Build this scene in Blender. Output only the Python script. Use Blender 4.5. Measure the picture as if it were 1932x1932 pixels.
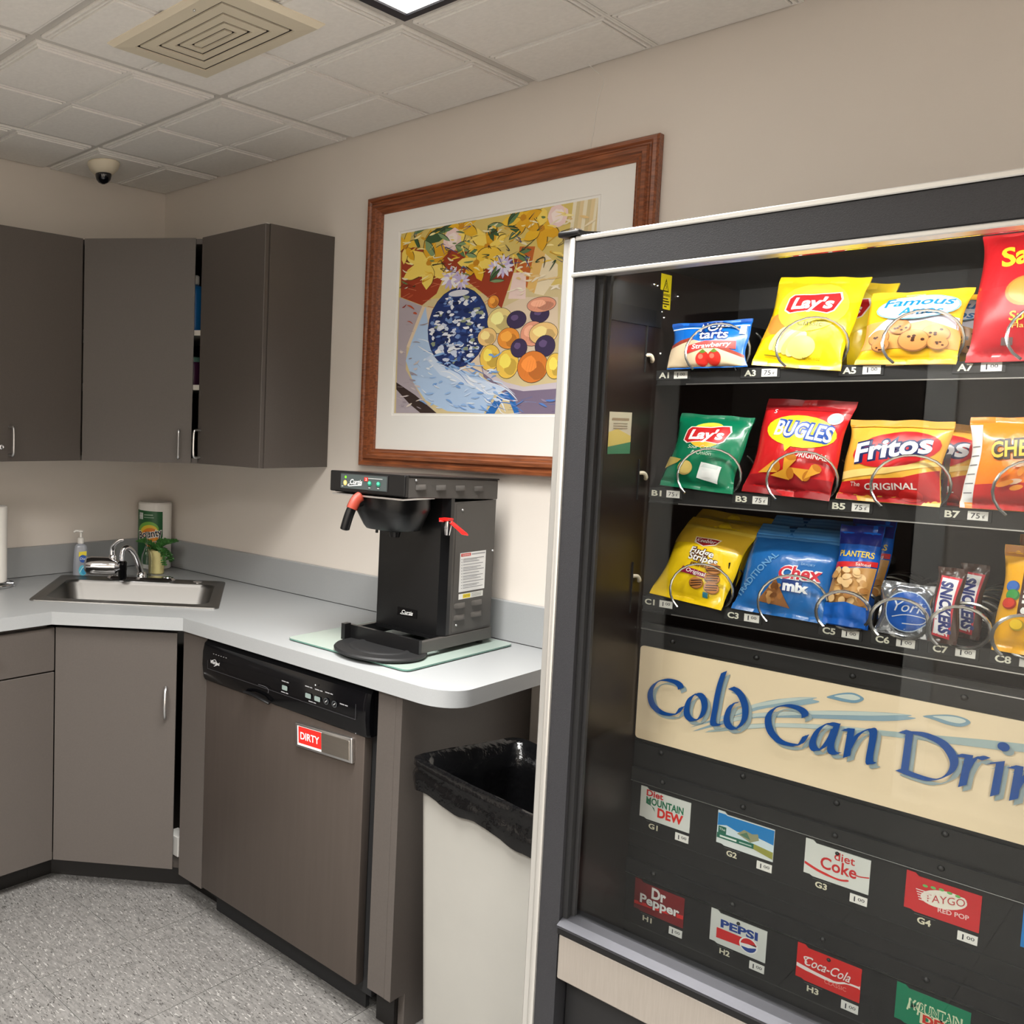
import bpy, bmesh, math, random
from mathutils import Vector, Matrix, noise
from mathutils.geometry import tessellate_polygon

# ------------------------------------------------------------------ clear
for _o in list(bpy.data.objects):
    bpy.data.objects.remove(_o, do_unlink=True)
SC = bpy.context.scene
COL = SC.collection
rnd = random.Random(11)

# ------------------------------------------------------------------ camera
RW, RD, H = 4.60, 4.20, 2.472           # room: x 0..RW, y -RD..0, ceiling height
_f, _cx, _cy = 1692.85, 283.93, 924.64
_yaw, _pit, _rol = map(math.radians, (52.225, 4.3922, 1.1247))
_fw = Vector((-math.sin(_yaw) * math.cos(_pit), math.cos(_yaw) * math.cos(_pit), -math.sin(_pit)))
_rt0 = Vector((math.cos(_yaw), math.sin(_yaw), 0))
_up0 = _rt0.cross(_fw)
_rt = _rt0 * math.cos(_rol) + _up0 * math.sin(_rol)
_up = -_rt0 * math.sin(_rol) + _up0 * math.cos(_rol)
cam_d = bpy.data.cameras.new('camera')
cam = bpy.data.objects.new('camera', cam_d)
COL.objects.link(cam)
cam_d.sensor_fit = 'HORIZONTAL'
cam_d.sensor_width = 36.0
cam_d.lens = _f / 1932 * 36.0
cam_d.shift_x = (966 - _cx) / 1932
cam_d.shift_y = (_cy - 966) / 1932
cam_d.clip_start = 0.05
_m = Matrix((( _rt.x, _up.x, -_fw.x, 3.0033), (_rt.y, _up.y, -_fw.y, -2.3746), (_rt.z, _up.z, -_fw.z, 1.5194), (0, 0, 0, 1)))
cam.matrix_world = _m
SC.camera = cam

# ------------------------------------------------------------------ world, view
wd = bpy.data.worlds.new('world'); SC.world = wd
wd.use_nodes = True
wd.node_tree.nodes['Background'].inputs[0].default_value = (0.8, 0.85, 0.9, 1)
wd.node_tree.nodes['Background'].inputs[1].default_value = 0.05
SC.view_settings.view_transform = 'Standard'
SC.view_settings.look = 'None'
SC.view_settings.gamma = 1.0
SC.view_settings.use_curve_mapping = False
SC.view_settings.exposure = 0.16
try:
    SC.cycles.max_bounces = 10
    SC.cycles.transparent_max_bounces = 16
    SC.cycles.caustics_reflective = False
    SC.cycles.caustics_refractive = False
    SC.cycles.sample_clamp_indirect = 6.0
except Exception:
    pass

# ------------------------------------------------------------------ large lights: the ceiling troffers
LIGHT_COL = (1.0, 0.985, 0.955)
TROFFERS = [((1.943, -1.205), 42.0, 112), ((3.868, -1.205), 38.0, 112), ((1.943, -3.05), 82.0, 142), ((3.868, -3.05), 80.0, 142)]
def troffer_lamp(cx, cy, watt, spread):
    l = bpy.data.lights.new('troffer_lamp', 'AREA')
    l.shape = 'RECTANGLE'; l.size = 0.54; l.size_y = 1.14
    l.energy = watt; l.color = LIGHT_COL; l.spread = math.radians(spread)
    o = bpy.data.objects.new('troffer_lamp', l); COL.objects.link(o)
    o.location = (cx, cy, H - 0.012)
    return o
for (_c, _w, _s) in TROFFERS:
    troffer_lamp(_c[0], _c[1], _w, _s)

# ------------------------------------------------------------------ materials
def lin(c):
    r = []
    for x in c[:3]:
        x = x / 255.0
        r.append(x / 12.92 if x <= 0.04045 else ((x + 0.055) / 1.055) ** 2.4)
    return (r[0], r[1], r[2], 1.0)
MATS = {}
def M(name, col, rough=0.5, metal=0.0, spec=0.5, var=0.0, vscale=30.0, bump=0.0, bscale=200.0, bdist=0.001, stretch=None, emit=0.0, ecol=None, coat=0.0, alpha=1.0, trans=0.0, ior=1.45):
    if name in MATS:
        return MATS[name]
    m = bpy.data.materials.new(name); m.use_nodes = True
    nt = m.node_tree; b = nt.nodes['Principled BSDF']
    b.inputs['Base Color'].default_value = lin(col)
    b.inputs['Roughness'].default_value = rough
    b.inputs['Metallic'].default_value = metal
    b.inputs['Specular IOR Level'].default_value = spec
    b.inputs['IOR'].default_value = ior
    b.inputs['Coat Weight'].default_value = coat
    b.inputs['Coat Roughness'].default_value = 0.08
    b.inputs['Alpha'].default_value = alpha
    b.inputs['Transmission Weight'].default_value = trans
    if emit:
        b.inputs['Emission Color'].default_value = lin(ecol or col)
        b.inputs['Emission Strength'].default_value = emit
    if var or bump:
        tc = nt.nodes.new('ShaderNodeTexCoord')
        mp = nt.nodes.new('ShaderNodeMapping')
        nt.links.new(tc.outputs['Object'], mp.inputs[0])
        if stretch:
            mp.inputs['Scale'].default_value = stretch
    if var:
        n = nt.nodes.new('ShaderNodeTexNoise'); n.inputs['Scale'].default_value = vscale
        n.inputs['Detail'].default_value = 4
        nt.links.new(mp.outputs[0], n.inputs['Vector'])
        mr = nt.nodes.new('ShaderNodeMapRange')
        mr.inputs['From Min'].default_value = 0.25; mr.inputs['From Max'].default_value = 0.75
        mr.inputs['To Min'].default_value = 1 - var; mr.inputs['To Max'].default_value = 1 + var
        nt.links.new(n.outputs['Fac'], mr.inputs[0])
        mx = nt.nodes.new('ShaderNodeMix'); mx.data_type = 'RGBA'; mx.blend_type = 'MULTIPLY'
        mx.inputs[0].default_value = 1.0
        mx.inputs[6].default_value = lin(col)
        nt.links.new(mr.outputs[0], mx.inputs[7])
        nt.links.new(mx.outputs[2], b.inputs['Base Color'])
    if bump:
        n2 = nt.nodes.new('ShaderNodeTexNoise'); n2.inputs['Scale'].default_value = bscale
        n2.inputs['Detail'].default_value = 3
        nt.links.new(mp.outputs[0], n2.inputs['Vector'])
        bp = nt.nodes.new('ShaderNodeBump'); bp.inputs['Strength'].default_value = bump
        bp.inputs['Distance'].default_value = bdist
        nt.links.new(n2.outputs['Fac'], bp.inputs['Height'])
        nt.links.new(bp.outputs[0], b.inputs['Normal'])
    MATS[name] = m
    return m

M('wall_paint', (222, 214, 205), 0.65, var=0.02, vscale=3, bump=0.12, bscale=260)
M('ceiling_tile', (246, 243, 238), 0.9, var=0.035, vscale=90, bump=0.35, bscale=330, bdist=0.0015)
M('tee_metal', (210, 206, 200), 0.45)
M('laminate_brown', (81, 75, 71), 0.42, var=0.05, vscale=220, bump=0.06, bscale=700)
M('carcass_dark', (52, 46, 42), 0.6)
M('shelf_white', (225, 220, 210), 0.5)
M('laminate_grey', (155, 157, 158), 0.33, var=0.03, vscale=420)
M('toe_kick', (22, 20, 19), 0.5)
M('steel', (176, 170, 162), 0.3, 1.0, var=0.05, vscale=9, bump=0.03, bscale=90, stretch=(1, 1, 18))
M('steel_sink', (126, 124, 121), 0.40, 1.0, bump=0.02, bscale=500)
M('steel_door', (104, 95, 89), 0.40, 0.75, var=0.05, vscale=6, bump=0.03, bscale=120, stretch=(10, 10, 0.6))
M('chrome', (225, 225, 228), 0.06, 1.0)
M('satin_metal', (205, 205, 205), 0.28, 1.0)
M('alu', (212, 210, 205), 0.32, 0.75)
M('black_plastic', (17, 17, 18), 0.3)
M('black_gloss', (9, 9, 11), 0.12)
M('black_matte', (24, 24, 25), 0.6, bump=0.15, bscale=600)
M('black_textured', (40, 40, 43), 0.5, var=0.18, vscale=420, bump=0.35, bscale=700)
M('vend_inner', (34, 25, 23), 0.4)
M('vend_dark', (25, 25, 26), 0.45, var=0.1, vscale=500)
M('vend_back', (50, 50, 52), 0.6)
M('vend_panel', (27, 27, 28), 0.42, bump=0.1, bscale=600)
M('coffee_grey', (72, 69, 66), 0.45, bump=0.12, bscale=800)
M('white_plastic', (232, 230, 225), 0.4)
M('white_paper', (238, 236, 231), 0.7)
M('paper_towel', (238, 234, 228), 0.9, bump=0.3, bscale=180)
M('beige_metal', (226, 216, 194), 0.5)
M('sill_metal', (74, 74, 78), 0.45, 0.8)
M('duct_shade', (72, 63, 56), 0.7)
M('can_beige', (160, 158, 152), 0.5, var=0.03, vscale=6)
M('liner', (9, 9, 10), 0.16, bump=0.5, bscale=60, bdist=0.004)
M('dark_gap', (30, 27, 24), 0.8)
M('rubber', (20, 20, 20), 0.7)
M('gasket', (36, 36, 37), 0.5)
M('brushed_beige', (140, 133, 125), 0.5, 0.2, var=0.06, vscale=40, stretch=(14, 14, 0.5))
M('lens', (255, 255, 250), 0.4, emit=2.6, ecol=(255, 250, 240))
M('trof_frame', (38, 38, 48), 0.5)
M('dome_black', (14, 16, 24), 0.05, coat=0.5)
M('door_dark', (52, 40, 34), 0.45)
M('soap', (224, 230, 242), 0.1, trans=0.6)
M('pot', (226, 214, 150), 0.5, var=0.06, vscale=60)
M('leaf_green', (62, 116, 52), 0.45, var=0.2, vscale=90)
M('glass_clear', (250, 252, 252), 0.02, trans=1.0, ior=1.3)
M('glass_mat', (196, 214, 204), 0.12, trans=0.35, var=0.04, vscale=8, coat=0.4)
M('glass_edge', (92, 130, 118), 0.2)
M('cyan_bottle', (30, 110, 178), 0.25)
M('purple_jar', (74, 34, 66), 0.3)
M('coil', (186, 184, 180), 0.2, 0.9)

def colour(c, rough=0.35, spec=0.4):
    """flat print ink of one colour"""
    return M('ink_%02x%02x%02x_%d' % (c[0], c[1], c[2], int(rough * 100)), c, rough, spec=spec)

def floor_material():
    m = bpy.data.materials.new('vinyl_tile'); m.use_nodes = True
    nt = m.node_tree; b = nt.nodes['Principled BSDF']; N = nt.nodes.new; L = nt.links.new
    tc = N('ShaderNodeTexCoord'); oi = N('ShaderNodeObjectInfo')
    ad = N('ShaderNodeVectorMath'); ad.operation = 'ADD'
    L(tc.outputs['Object'], ad.inputs[0])
    sc = N('ShaderNodeVectorMath'); sc.operation = 'SCALE'; sc.inputs['Scale'].default_value = 9.0
    L(oi.outputs['Random'], sc.inputs[0]); L(sc.outputs[0], ad.inputs[1])
    mp = N('ShaderNodeMapping'); mp.inputs['Scale'].default_value = (1.0, 2.6, 1); mp.inputs['Rotation'].default_value = (0, 0, 0.7)
    L(ad.outputs[0], mp.inputs[0])
    base = N('ShaderNodeTexNoise'); base.inputs['Scale'].default_value = 45; base.inputs['Detail'].default_value = 3
    L(mp.outputs[0], base.inputs['Vector'])
    cr = N('ShaderNodeValToRGB')
    cr.color_ramp.elements[0].position = 0.3; cr.color_ramp.elements[0].color = lin((94, 92, 90))
    cr.color_ramp.elements[1].position = 0.7; cr.color_ramp.elements[1].color = lin((118, 116, 113))
    L(base.outputs['Fac'], cr.inputs[0])
    def chips(scale, lo, hi, col, prev):
        v = N('ShaderNodeTexNoise'); v.inputs['Scale'].default_value = scale; v.inputs['Detail'].default_value = 1
        L(mp.outputs[0], v.inputs['Vector'])
        r = N('ShaderNodeMapRange'); r.inputs['From Min'].default_value = lo; r.inputs['From Max'].default_value = hi
        L(v.outputs['Fac'], r.inputs[0])
        mx = N('ShaderNodeMix'); mx.data_type = 'RGBA'
        L(r.outputs[0], mx.inputs[0]); L(prev, mx.inputs[6]); mx.inputs[7].default_value = lin(col)
        return mx.outputs[2]
    c = chips(78, 0.64, 0.69, (62, 60, 58), cr.outputs[0])
    c = chips(70, 0.65, 0.69, (146, 144, 140), c)
    c = chips(100, 0.68, 0.73, (50, 48, 47), c)
    L(c, b.inputs['Base Color'])
    b.inputs['Roughness'].default_value = 0.38
    MATS['vinyl_tile'] = m
floor_material()

def wood_material():
    m = bpy.data.materials.new('frame_wood'); m.use_nodes = True
    nt = m.node_tree; b = nt.nodes['Principled BSDF']; N = nt.nodes.new; L = nt.links.new
    tc = N('ShaderNodeTexCoord'); mp = N('ShaderNodeMapping'); mp.inputs['Scale'].default_value = (5, 60, 60)
    L(tc.outputs['Object'], mp.inputs[0])
    n = N('ShaderNodeTexNoise'); n.inputs['Scale'].default_value = 3; n.inputs['Detail'].default_value = 5
    L(mp.outputs[0], n.inputs['Vector'])
    cr = N('ShaderNodeValToRGB')
    cr.color_ramp.elements[0].position = 0.3; cr.color_ramp.elements[0].color = lin((96, 50, 28))
    cr.color_ramp.elements[1].position = 0.75; cr.color_ramp.elements[1].color = lin((160, 92, 54))
    L(n.outputs['Fac'], cr.inputs[0]); L(cr.outputs[0], b.inputs['Base Color'])
    b.inputs['Roughness'].default_value = 0.3
    MATS['frame_wood'] = m
wood_material()

def pane_material():
    m = bpy.data.materials.new('pane_glass'); m.use_nodes = True
    nt = m.node_tree; N = nt.nodes.new; L = nt.links.new
    for n in list(nt.nodes):
        nt.nodes.remove(n)
    out = N('ShaderNodeOutputMaterial'); mix = N('ShaderNodeMixShader'); fr = N('ShaderNodeFresnel'); fr.inputs['IOR'].default_value = 1.33
    tr = N('ShaderNodeBsdfTransparent'); tr.inputs[0].default_value = (0.93, 0.94, 0.93, 1)
    gl = N('ShaderNodeBsdfGlossy'); gl.inputs['Roughness'].default_value = 0.0
    L(fr.outputs[0], mix.inputs[0]); L(tr.outputs[0], mix.inputs[1]); L(gl.outputs[0], mix.inputs[2]); L(mix.outputs[0], out.inputs[0])
    MATS['pane_glass'] = m
pane_material()

# ------------------------------------------------------------------ objects
ORG = {}
def register(o, org):
    ORG[o.name] = Vector(org)
def tag(o, label=None, cat=None, group=None, kind=None):
    if label: o['label'] = label
    if cat: o['category'] = cat
    if group: o['group'] = group
    if kind: o['kind'] = kind
    return o
def thing(name, label, cat, loc, group=None):
    o = bpy.data.objects.new(name, None); COL.objects.link(o)
    o.empty_display_size = 0.05; o.location = loc
    register(o, loc)
    return tag(o, label, cat, group)

class MB:
    def __init__(s):
        s.v = []; s.f = []; s.m = []; s.cur = 0
    def add(s, verts, faces, mi=None):
        b = len(s.v)
        s.v += [Vector(p) for p in verts]
        for f in faces:
            s.f.append(tuple(b + i for i in f)); s.m.append(s.cur if mi is None else mi)
        return b
    def box(s, x0, x1, y0, y1, z0, z1):
        x0, x1 = min(x0, x1), max(x0, x1); y0, y1 = min(y0, y1), max(y0, y1); z0, z1 = min(z0, z1), max(z0, z1)
        v = [(x0, y0, z0), (x1, y0, z0), (x1, y1, z0), (x0, y1, z0), (x0, y0, z1), (x1, y0, z1), (x1, y1, z1), (x0, y1, z1)]
        s.add(v, [(0, 3, 2, 1), (4, 5, 6, 7), (0, 1, 5, 4), (1, 2, 6, 5), (2, 3, 7, 6), (3, 0, 4, 7)])
        return s
    def rbox(s, x0, x1, y0, y1, z0, z1, r=0.003, seg=2):
        bm = bmesh.new(); bmesh.ops.create_cube(bm, size=1)
        for w in bm.verts:
            w.co = Vector((x0 + (w.co.x + .5) * (x1 - x0), y0 + (w.co.y + .5) * (y1 - y0), z0 + (w.co.z + .5) * (z1 - z0)))
        bmesh.ops.recalc_face_normals(bm, faces=bm.faces)
        bmesh.ops.bevel(bm, geom=list(bm.edges), offset=r, segments=seg, affect='EDGES', profile=0.5)
        bm.verts.index_update()
        s.add([w.co.copy() for w in bm.verts], [tuple(w.index for w in f.verts) for f in bm.faces]); bm.free()
        return s
    def loops(s, rings, cap0=True, cap1=True, closed=True):
        n = len(rings[0]); b = len(s.v); fs = []
        vs = [p for r in rings for p in r]
        for k in range(len(rings) - 1):
            for i in range(n if closed else n - 1):
                j = (i + 1) % n
                fs.append((k * n + i, k * n + j, (k + 1) * n + j, (k + 1) * n + i))
        if cap0: fs.append(tuple(reversed(range(n))))
        if cap1: fs.append(tuple((len(rings) - 1) * n + i for i in range(n)))
        s.add(vs, fs)
        return s
    def prism(s, pts, vec):
        vec = Vector(vec)
        return s.loops([[Vector(p) for p in pts], [Vector(p) + vec for p in pts]])
    def lathe(s, prof, c=(0, 0, 0), seg=28, axis=None, cap0=True, cap1=True):
        c = Vector(c); q = Matrix.Identity(3)
        if axis is not None:
            q = Vector((0, 0, 1)).rotation_difference(Vector(axis).normalized()).to_matrix()
        rings = [[c + q @ Vector((r * math.cos(2 * math.pi * i / seg), r * math.sin(2 * math.pi * i / seg), z)) for i in range(seg)] for r, z in prof]
        return s.loops(rings, cap0, cap1)
    def tube(s, path, r, seg=10, caps=True, squash=None):
        P = [Vector(p) for p in path]; n = len(P); rings = []
        T = [(P[min(i + 1, n - 1)] - P[max(i - 1, 0)]).normalized() for i in range(n)]
        a = Vector((0, 0, 1)) if abs(T[0].z) < 0.9 else Vector((1, 0, 0))
        u = (a - T[0] * a.dot(T[0])).normalized()
        for i in range(n):
            u = (u - T[i] * u.dot(T[i])).normalized(); w = T[i].cross(u)
            rr = r[i] if isinstance(r, (list, tuple)) else r
            k = squash or 1.0
            rings.append([P[i] + u * (rr * math.cos(2 * math.pi * j / seg)) + w * (rr * k * math.sin(2 * math.pi * j / seg)) for j in range(seg)])
        return s.loops(rings, caps, caps)
    def ball(s, c, r, seg=12, rings=8):
        c = Vector(c); rx, ry, rz = r if isinstance(r, (tuple, list)) else (r, r, r)
        R = []
        for k in range(rings + 1):
            t = math.pi * (k + 0.02) / (rings + 0.04)
            R.append([c + Vector((rx * math.sin(t) * math.cos(2 * math.pi * i / seg), ry * math.sin(t) * math.sin(2 * math.pi * i / seg), -rz * math.cos(t))) for i in range(seg)])
        return s.loops(R)
    def xf(s, fn, start=0):
        for i in range(start, len(s.v)):
            s.v[i] = Vector(fn(s.v[i]))
        return s
    def build(s, name, mats, parent=None, origin=None, angle=35, smooth=True):
        if not isinstance(mats, (list, tuple)): mats = [mats]
        org = Vector(origin) if origin is not None else (ORG[parent.name] if parent else Vector((0, 0, 0)))
        me = bpy.data.meshes.new(name)
        me.from_pydata([tuple(p - org) for p in s.v], [], s.f)
        for m in mats:
            me.materials.append(MATS[m] if isinstance(m, str) else m)
        for i, p in enumerate(me.polygons):
            p.material_index = min(s.m[i], len(mats) - 1)
        bm = bmesh.new(); bm.from_mesh(me)
        bmesh.ops.recalc_face_normals(bm, faces=bm.faces)
        bm.to_mesh(me); bm.free()
        if smooth:
            me.polygons.foreach_set('use_smooth', [True] * len(me.polygons))
            me.set_sharp_from_angle(angle=math.radians(angle))
        me.update()
        o = bpy.data.objects.new(name, me); COL.objects.link(o)
        if parent:
            o.parent = parent; o.location = org - ORG[parent.name]
        else:
            o.location = org
        register(o, org)
        return o
def place(o, parent, loc):
    """a linked copy of a part"""
    c = o.copy(); COL.objects.link(c); c.parent = parent
    c.location = Vector(loc); register(c, (0, 0, 0))
    return c

def cr(pts, n=6, closed=False):
    P = [Vector(p) for p in pts]; out = []; L = len(P)
    rng = range(L if closed else L - 1)
    for i in rng:
        g = (lambda k: P[k % L]) if closed else (lambda k: P[max(0, min(L - 1, k))])
        a, b, c, d = g(i - 1), g(i), g(i + 1), g(i + 2)
        for j in range(n):
            t = j / n
            out.append(0.5 * ((2 * b) + (c - a) * t + (2 * a - 5 * b + 4 * c - d) * t * t + (3 * b - a - 3 * c + d) * t ** 3))
    if not closed: out.append(P[-1])
    return out
def rrect(w, h, r, n=4, cx=0.0, cy=0.0):
    o = []
    for (sx, sy, a0) in ((1, 1, 0), (-1, 1, 90), (-1, -1, 180), (1, -1, 270)):
        for k in range(n + 1):
            a = math.radians(a0 + 90 * k / n)
            o.append((cx + sx * (w / 2 - r) + r * math.cos(a), cy + sy * (h / 2 - r) + r * math.sin(a)))
    return o

# ------------------------------------------------------------------ flat print: lettering and shapes laid on a surface
TXT = {}
def text2d(s, bold=0.0, spacing=1.0):
    k = (s, bold, spacing)
    if k in TXT: return TXT[k]
    cu = bpy.data.curves.new('t', 'FONT'); cu.body = s; cu.offset = bold; cu.resolution_u = 3
    cu.space_character = spacing; cu.fill_mode = 'FRONT'
    o = bpy.data.objects.new('t', cu); COL.objects.link(o)
    dg = bpy.context.evaluated_depsgraph_get(); dg.update()
    me = bpy.data.meshes.new_from_object(o.evaluated_get(dg))
    v = [(p.co.x, p.co.y) for p in me.vertices]; f = [tuple(p.vertices) for p in me.polygons]
    bpy.data.objects.remove(o, do_unlink=True); bpy.data.curves.remove(cu); bpy.data.meshes.remove(me)
    TXT[k] = (v, f)
    return TXT[k]
CAP = max(y for x, y in text2d('H')[0])
class PR:
    def __init__(s): s.it = []
    def _add(s, v, f, c, rough=None): s.it.append((v, f, c)); return s
    def text(s, t, x, y, h, c, al='C', sx=1.0, shear=0.0, rot=0.0, bold=0.0, sp=1.0, fit=None):
        v, f = text2d(t, bold, sp)
        k = h / CAP
        x0 = min(p[0] for p in v); x1 = max(p[0] for p in v)
        if fit: sx = fit / ((x1 - x0) * k)
        ox = {'C': (x0 + x1) / 2, 'L': x0, 'R': x1}[al]
        ca, sa = math.cos(math.radians(rot)), math.sin(math.radians(rot)); out = []
        for px, py in v:
            a = (px - ox) * k * sx + py * k * shear; b = py * k
            out.append((x + a * ca - b * sa, y + a * sa + b * ca))
        return s._add(out, f, c)
    def poly(s, pts, c):
        pts = [(p[0], p[1]) for p in pts]
        tri = tessellate_polygon([[Vector((p[0], p[1], 0)) for p in pts]])
        return s._add(pts, [tuple(t) for t in tri], c)
    def rect(s, x0, x1, y0, y1, c): return s.poly([(x0, y0), (x1, y0), (x1, y1), (x0, y1)], c)
    def rrect(s, x0, x1, y0, y1, r, c): return s.poly(rrect(x1 - x0, y1 - y0, r, 4, (x0 + x1) / 2, (y0 + y1) / 2), c)
    def ell(s, cx, cy, rx, ry, c, rot=0.0, n=24):
        ca, sa = math.cos(math.radians(rot)), math.sin(math.radians(rot))
        return s.poly([(cx + rx * math.cos(2 * math.pi * i / n) * ca - ry * math.sin(2 * math.pi * i / n) * sa, cy + rx * math.cos(2 * math.pi * i / n) * sa + ry * math.sin(2 * math.pi * i / n) * ca) for i in range(n)], c)
    def stroke(s, pts, w, c, smooth=5, taper=False):
        P = [Vector((p[0], p[1], 0)) for p in pts]
        if smooth and len(P) > 2: P = cr(P, smooth)
        n = len(P); v = []
        for i in range(n):
            t = (P[min(i + 1, n - 1)] - P[max(i - 1, 0)]).normalized(); q = Vector((-t.y, t.x, 0))
            k = w[i * (len(w) - 1) // max(1, n - 1)] if isinstance(w, (list, tuple)) else w
            if taper: k *= max(0.08, math.sin(math.pi * (0.06 + 0.88 * i / (n - 1))))
            v += [tuple(P[i] + q * k / 2)[:2], tuple(P[i] - q * k / 2)[:2]]
        return s._add(v, [(2 * i, 2 * i + 1, 2 * i + 3, 2 * i + 2) for i in range(n - 1)], c)
    def nib(s, pts, w, ang, c, smooth=6, thin=0.22):
        P = [Vector((p[0], p[1], 0)) for p in pts]
        if smooth and len(P) > 2: P = cr(P, smooth)
        d = Vector((math.cos(math.radians(ang)), math.sin(math.radians(ang)), 0)) * w / 2
        e = Vector((-d.y, d.x, 0)) * thin
        v = []; f = []
        for i in range(len(P) - 1):
            for q in (d, e):
                b = len(v)
                v += [(w_.x, w_.y, 5e-6 * len(f)) for w_ in (P[i] - q, P[i] + q, P[i + 1] + q, P[i + 1] - q)]
                f.append((b, b + 1, b + 2, b + 3))
        return s._add(v, f, c)
    def build(s, name, mp, parent=None, off=0.0004, dk=0.00012, maxe=None, rough=0.35, clip=None, origin=None):
        cols = []; mb = MB()
        for k, (v, f, c) in enumerate(s.it):
            if c not in cols: cols.append(c)
            if clip:
                v = [(max(clip[0], min(clip[1], p[0])), max(clip[2], min(clip[3], p[1])), *p[2:]) for p in v]
            if maxe:
                bm = bmesh.new(); bv = [bm.verts.new((p[0], p[1], 0)) for p in v]
                for q in f:
                    try: bm.faces.new([bv[i] for i in q])
                    except ValueError: pass
                bmesh.ops.triangulate(bm, faces=bm.faces)
                for _ in range(5):
                    lg = [e for e in bm.edges if e.calc_length() > maxe]
                    if not lg: break
                    bmesh.ops.subdivide_edges(bm, edges=lg, cuts=1)
                    bmesh.ops.triangulate(bm, faces=bm.faces)
                bm.verts.index_update()
                v = [(w.co.x, w.co.y) for w in bm.verts]; f = [tuple(w.index for w in q.verts) for q in bm.faces]; bm.free()
            o = off + k * dk
            mb.add([mp(p[0], p[1], o + (p[2] if len(p) > 2 else 0.0)) for p in v], f, cols.index(c))
        mats = [colour(c, rough) if isinstance(c, tuple) else MATS[c] for c in cols]
        org = Vector(origin) if origin is not None else (ORG[parent.name] if parent else Vector((0, 0, 0)))
        me = bpy.data.meshes.new(name)
        me.from_pydata([tuple(p - org) for p in mb.v], [], mb.f)
        for m in mats: me.materials.append(m)
        me.polygons.foreach_set('material_index', mb.m)
        if maxe: me.polygons.foreach_set('use_smooth', [True] * len(me.polygons))
        me.update()
        ob = bpy.data.objects.new(name, me); COL.objects.link(ob)
        if parent:
            ob.parent = parent; ob.location = org - ORG[parent.name]
        else:
            ob.location = org
        register(ob, org)
        return ob
def flat(o, ex, ey):
    o = Vector(o); ex = Vector(ex).normalized(); ey = Vector(ey).normalized(); n = ex.cross(ey)
    return lambda u, v, k: o + ex * u + ey * v + n * k

# ================================================================== THE ROOM
def structure(mb, name, mat, parent=None, **k):
    o = mb.build(name, mat, parent, **k)
    o['kind'] = 'structure'
    return o
floor = structure(MB().box(-0.1, RW + 0.1, -RD - 0.1, 0.1, -0.12, -0.003), 'floor', 'dark_gap')
wall_right = structure(MB().box(-0.1, RW + 0.1, 0.0, 0.1, 0.0, H + 0.1), 'wall_right', 'wall_paint')
wall_left = structure(MB().box(-0.1, 0.0, -RD, 0.0, 0.0, H + 0.1), 'wall_left', 'wall_paint')
wall_back = structure(MB().box(-0.1, RW + 0.1, -RD - 0.1, -RD, 0.0, H + 0.1), 'wall_back', 'wall_paint')
wall_end = structure(MB().box(RW, RW + 0.1, -RD, 0.0, 0.0, H + 0.1), 'wall_end', 'wall_paint')
ceiling = structure(MB().box(-0.1, RW + 0.1, -RD - 0.1, 0.1, H + 0.03, H + 0.12), 'ceiling', 'ceiling_tile')
# door and trim on the wall behind the camera (seen only as a reflection in the machine's glass)
door_1 = structure(MB().box(1.10, 2.02, -RD + 0.002, -RD + 0.042, 0.005, 2.08), 'door_1', 'door_dark')
MB().lathe([(0.026, 0), (0.03, 0.02), (0.022, 0.045), (0.004, 0.05)], (1.95, -RD + 0.042, 1.0), 16, axis=(0, 1, 0)).build('door_knob', 'satin_metal', door_1)
tr = MB(); tr.box(0.98, 1.095, -RD + 0.001, -RD + 0.03, 0, 2.2); tr.box(2.025, 2.12, -RD + 0.001, -RD + 0.03, 0, 2.2); tr.box(1.095, 2.025, -RD + 0.001, -RD + 0.03, 2.085, 2.2)
structure(tr, 'trim_1', 'white_plastic')
tc_ = thing('added_cabinet', 'dark tall cabinet added behind the camera to darken the glass reflection', 'cabinet', (0.5, -RD + 0.25, 0))  # added out of view, keeps the left of the glass reflection dark
mb = MB(); mb.box(0.04, 0.95, -RD + 0.004, -RD + 0.45, 0.02, 2.12); mb.build('body', 'door_dark', tc_, smooth=False)
for a in (0.045, 0.4975):
    d_ = MB().rbox(a, a + 0.4475, -RD + 0.451, -RD + 0.47, 0.06, 2.10, 0.002, 1).build('door', 'door_dark', tc_, smooth=False)
    MB().tube([(0.47 if a < 0.1 else 0.53, -RD + 0.47, 1.0), (0.47 if a < 0.1 else 0.53, -RD + 0.50, 1.02), (0.47 if a < 0.1 else 0.53, -RD + 0.50, 1.12), (0.47 if a < 0.1 else 0.53, -RD + 0.47, 1.14)], 0.005, 8).build('handle', 'satin_metal', d_)

# floor tiles, twelve inches square
T = 0.305
proto = None
_xs = [1.295 + T * k for k in range(-5, 12)]
_ys = [-0.862 + T * k for k in range(-12, 4)]
def floor_tile(x0, x1, y0, y1):
    mb = MB(); g = 0.0007
    mb.box(-(x1 - x0) / 2 + g, (x1 - x0) / 2 - g, -(y1 - y0) / 2 + g, (y1 - y0) / 2 - g, -0.0028, 0.0)
    return mb
shared = {}
for x in _xs:
    for y in _ys:
        x0, x1, y0, y1 = max(x, 0.0), min(x + T, RW), max(y, -RD), min(y + T, 0.0)
        if x1 - x0 < 0.02 or y1 - y0 < 0.02: continue
        key = (round(x1 - x0, 3), round(y1 - y0, 3)); loc = ((x0 + x1) / 2, (y0 + y1) / 2, 0)
        if key not in shared:
            o = floor_tile(x0, x1, y0, y1).build('floor_tile', 'vinyl_tile', floor, origin=(0, 0, 0), smooth=False)
            o.location = loc; shared[key] = o
        else:
            place(shared[key], floor, loc)

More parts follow.
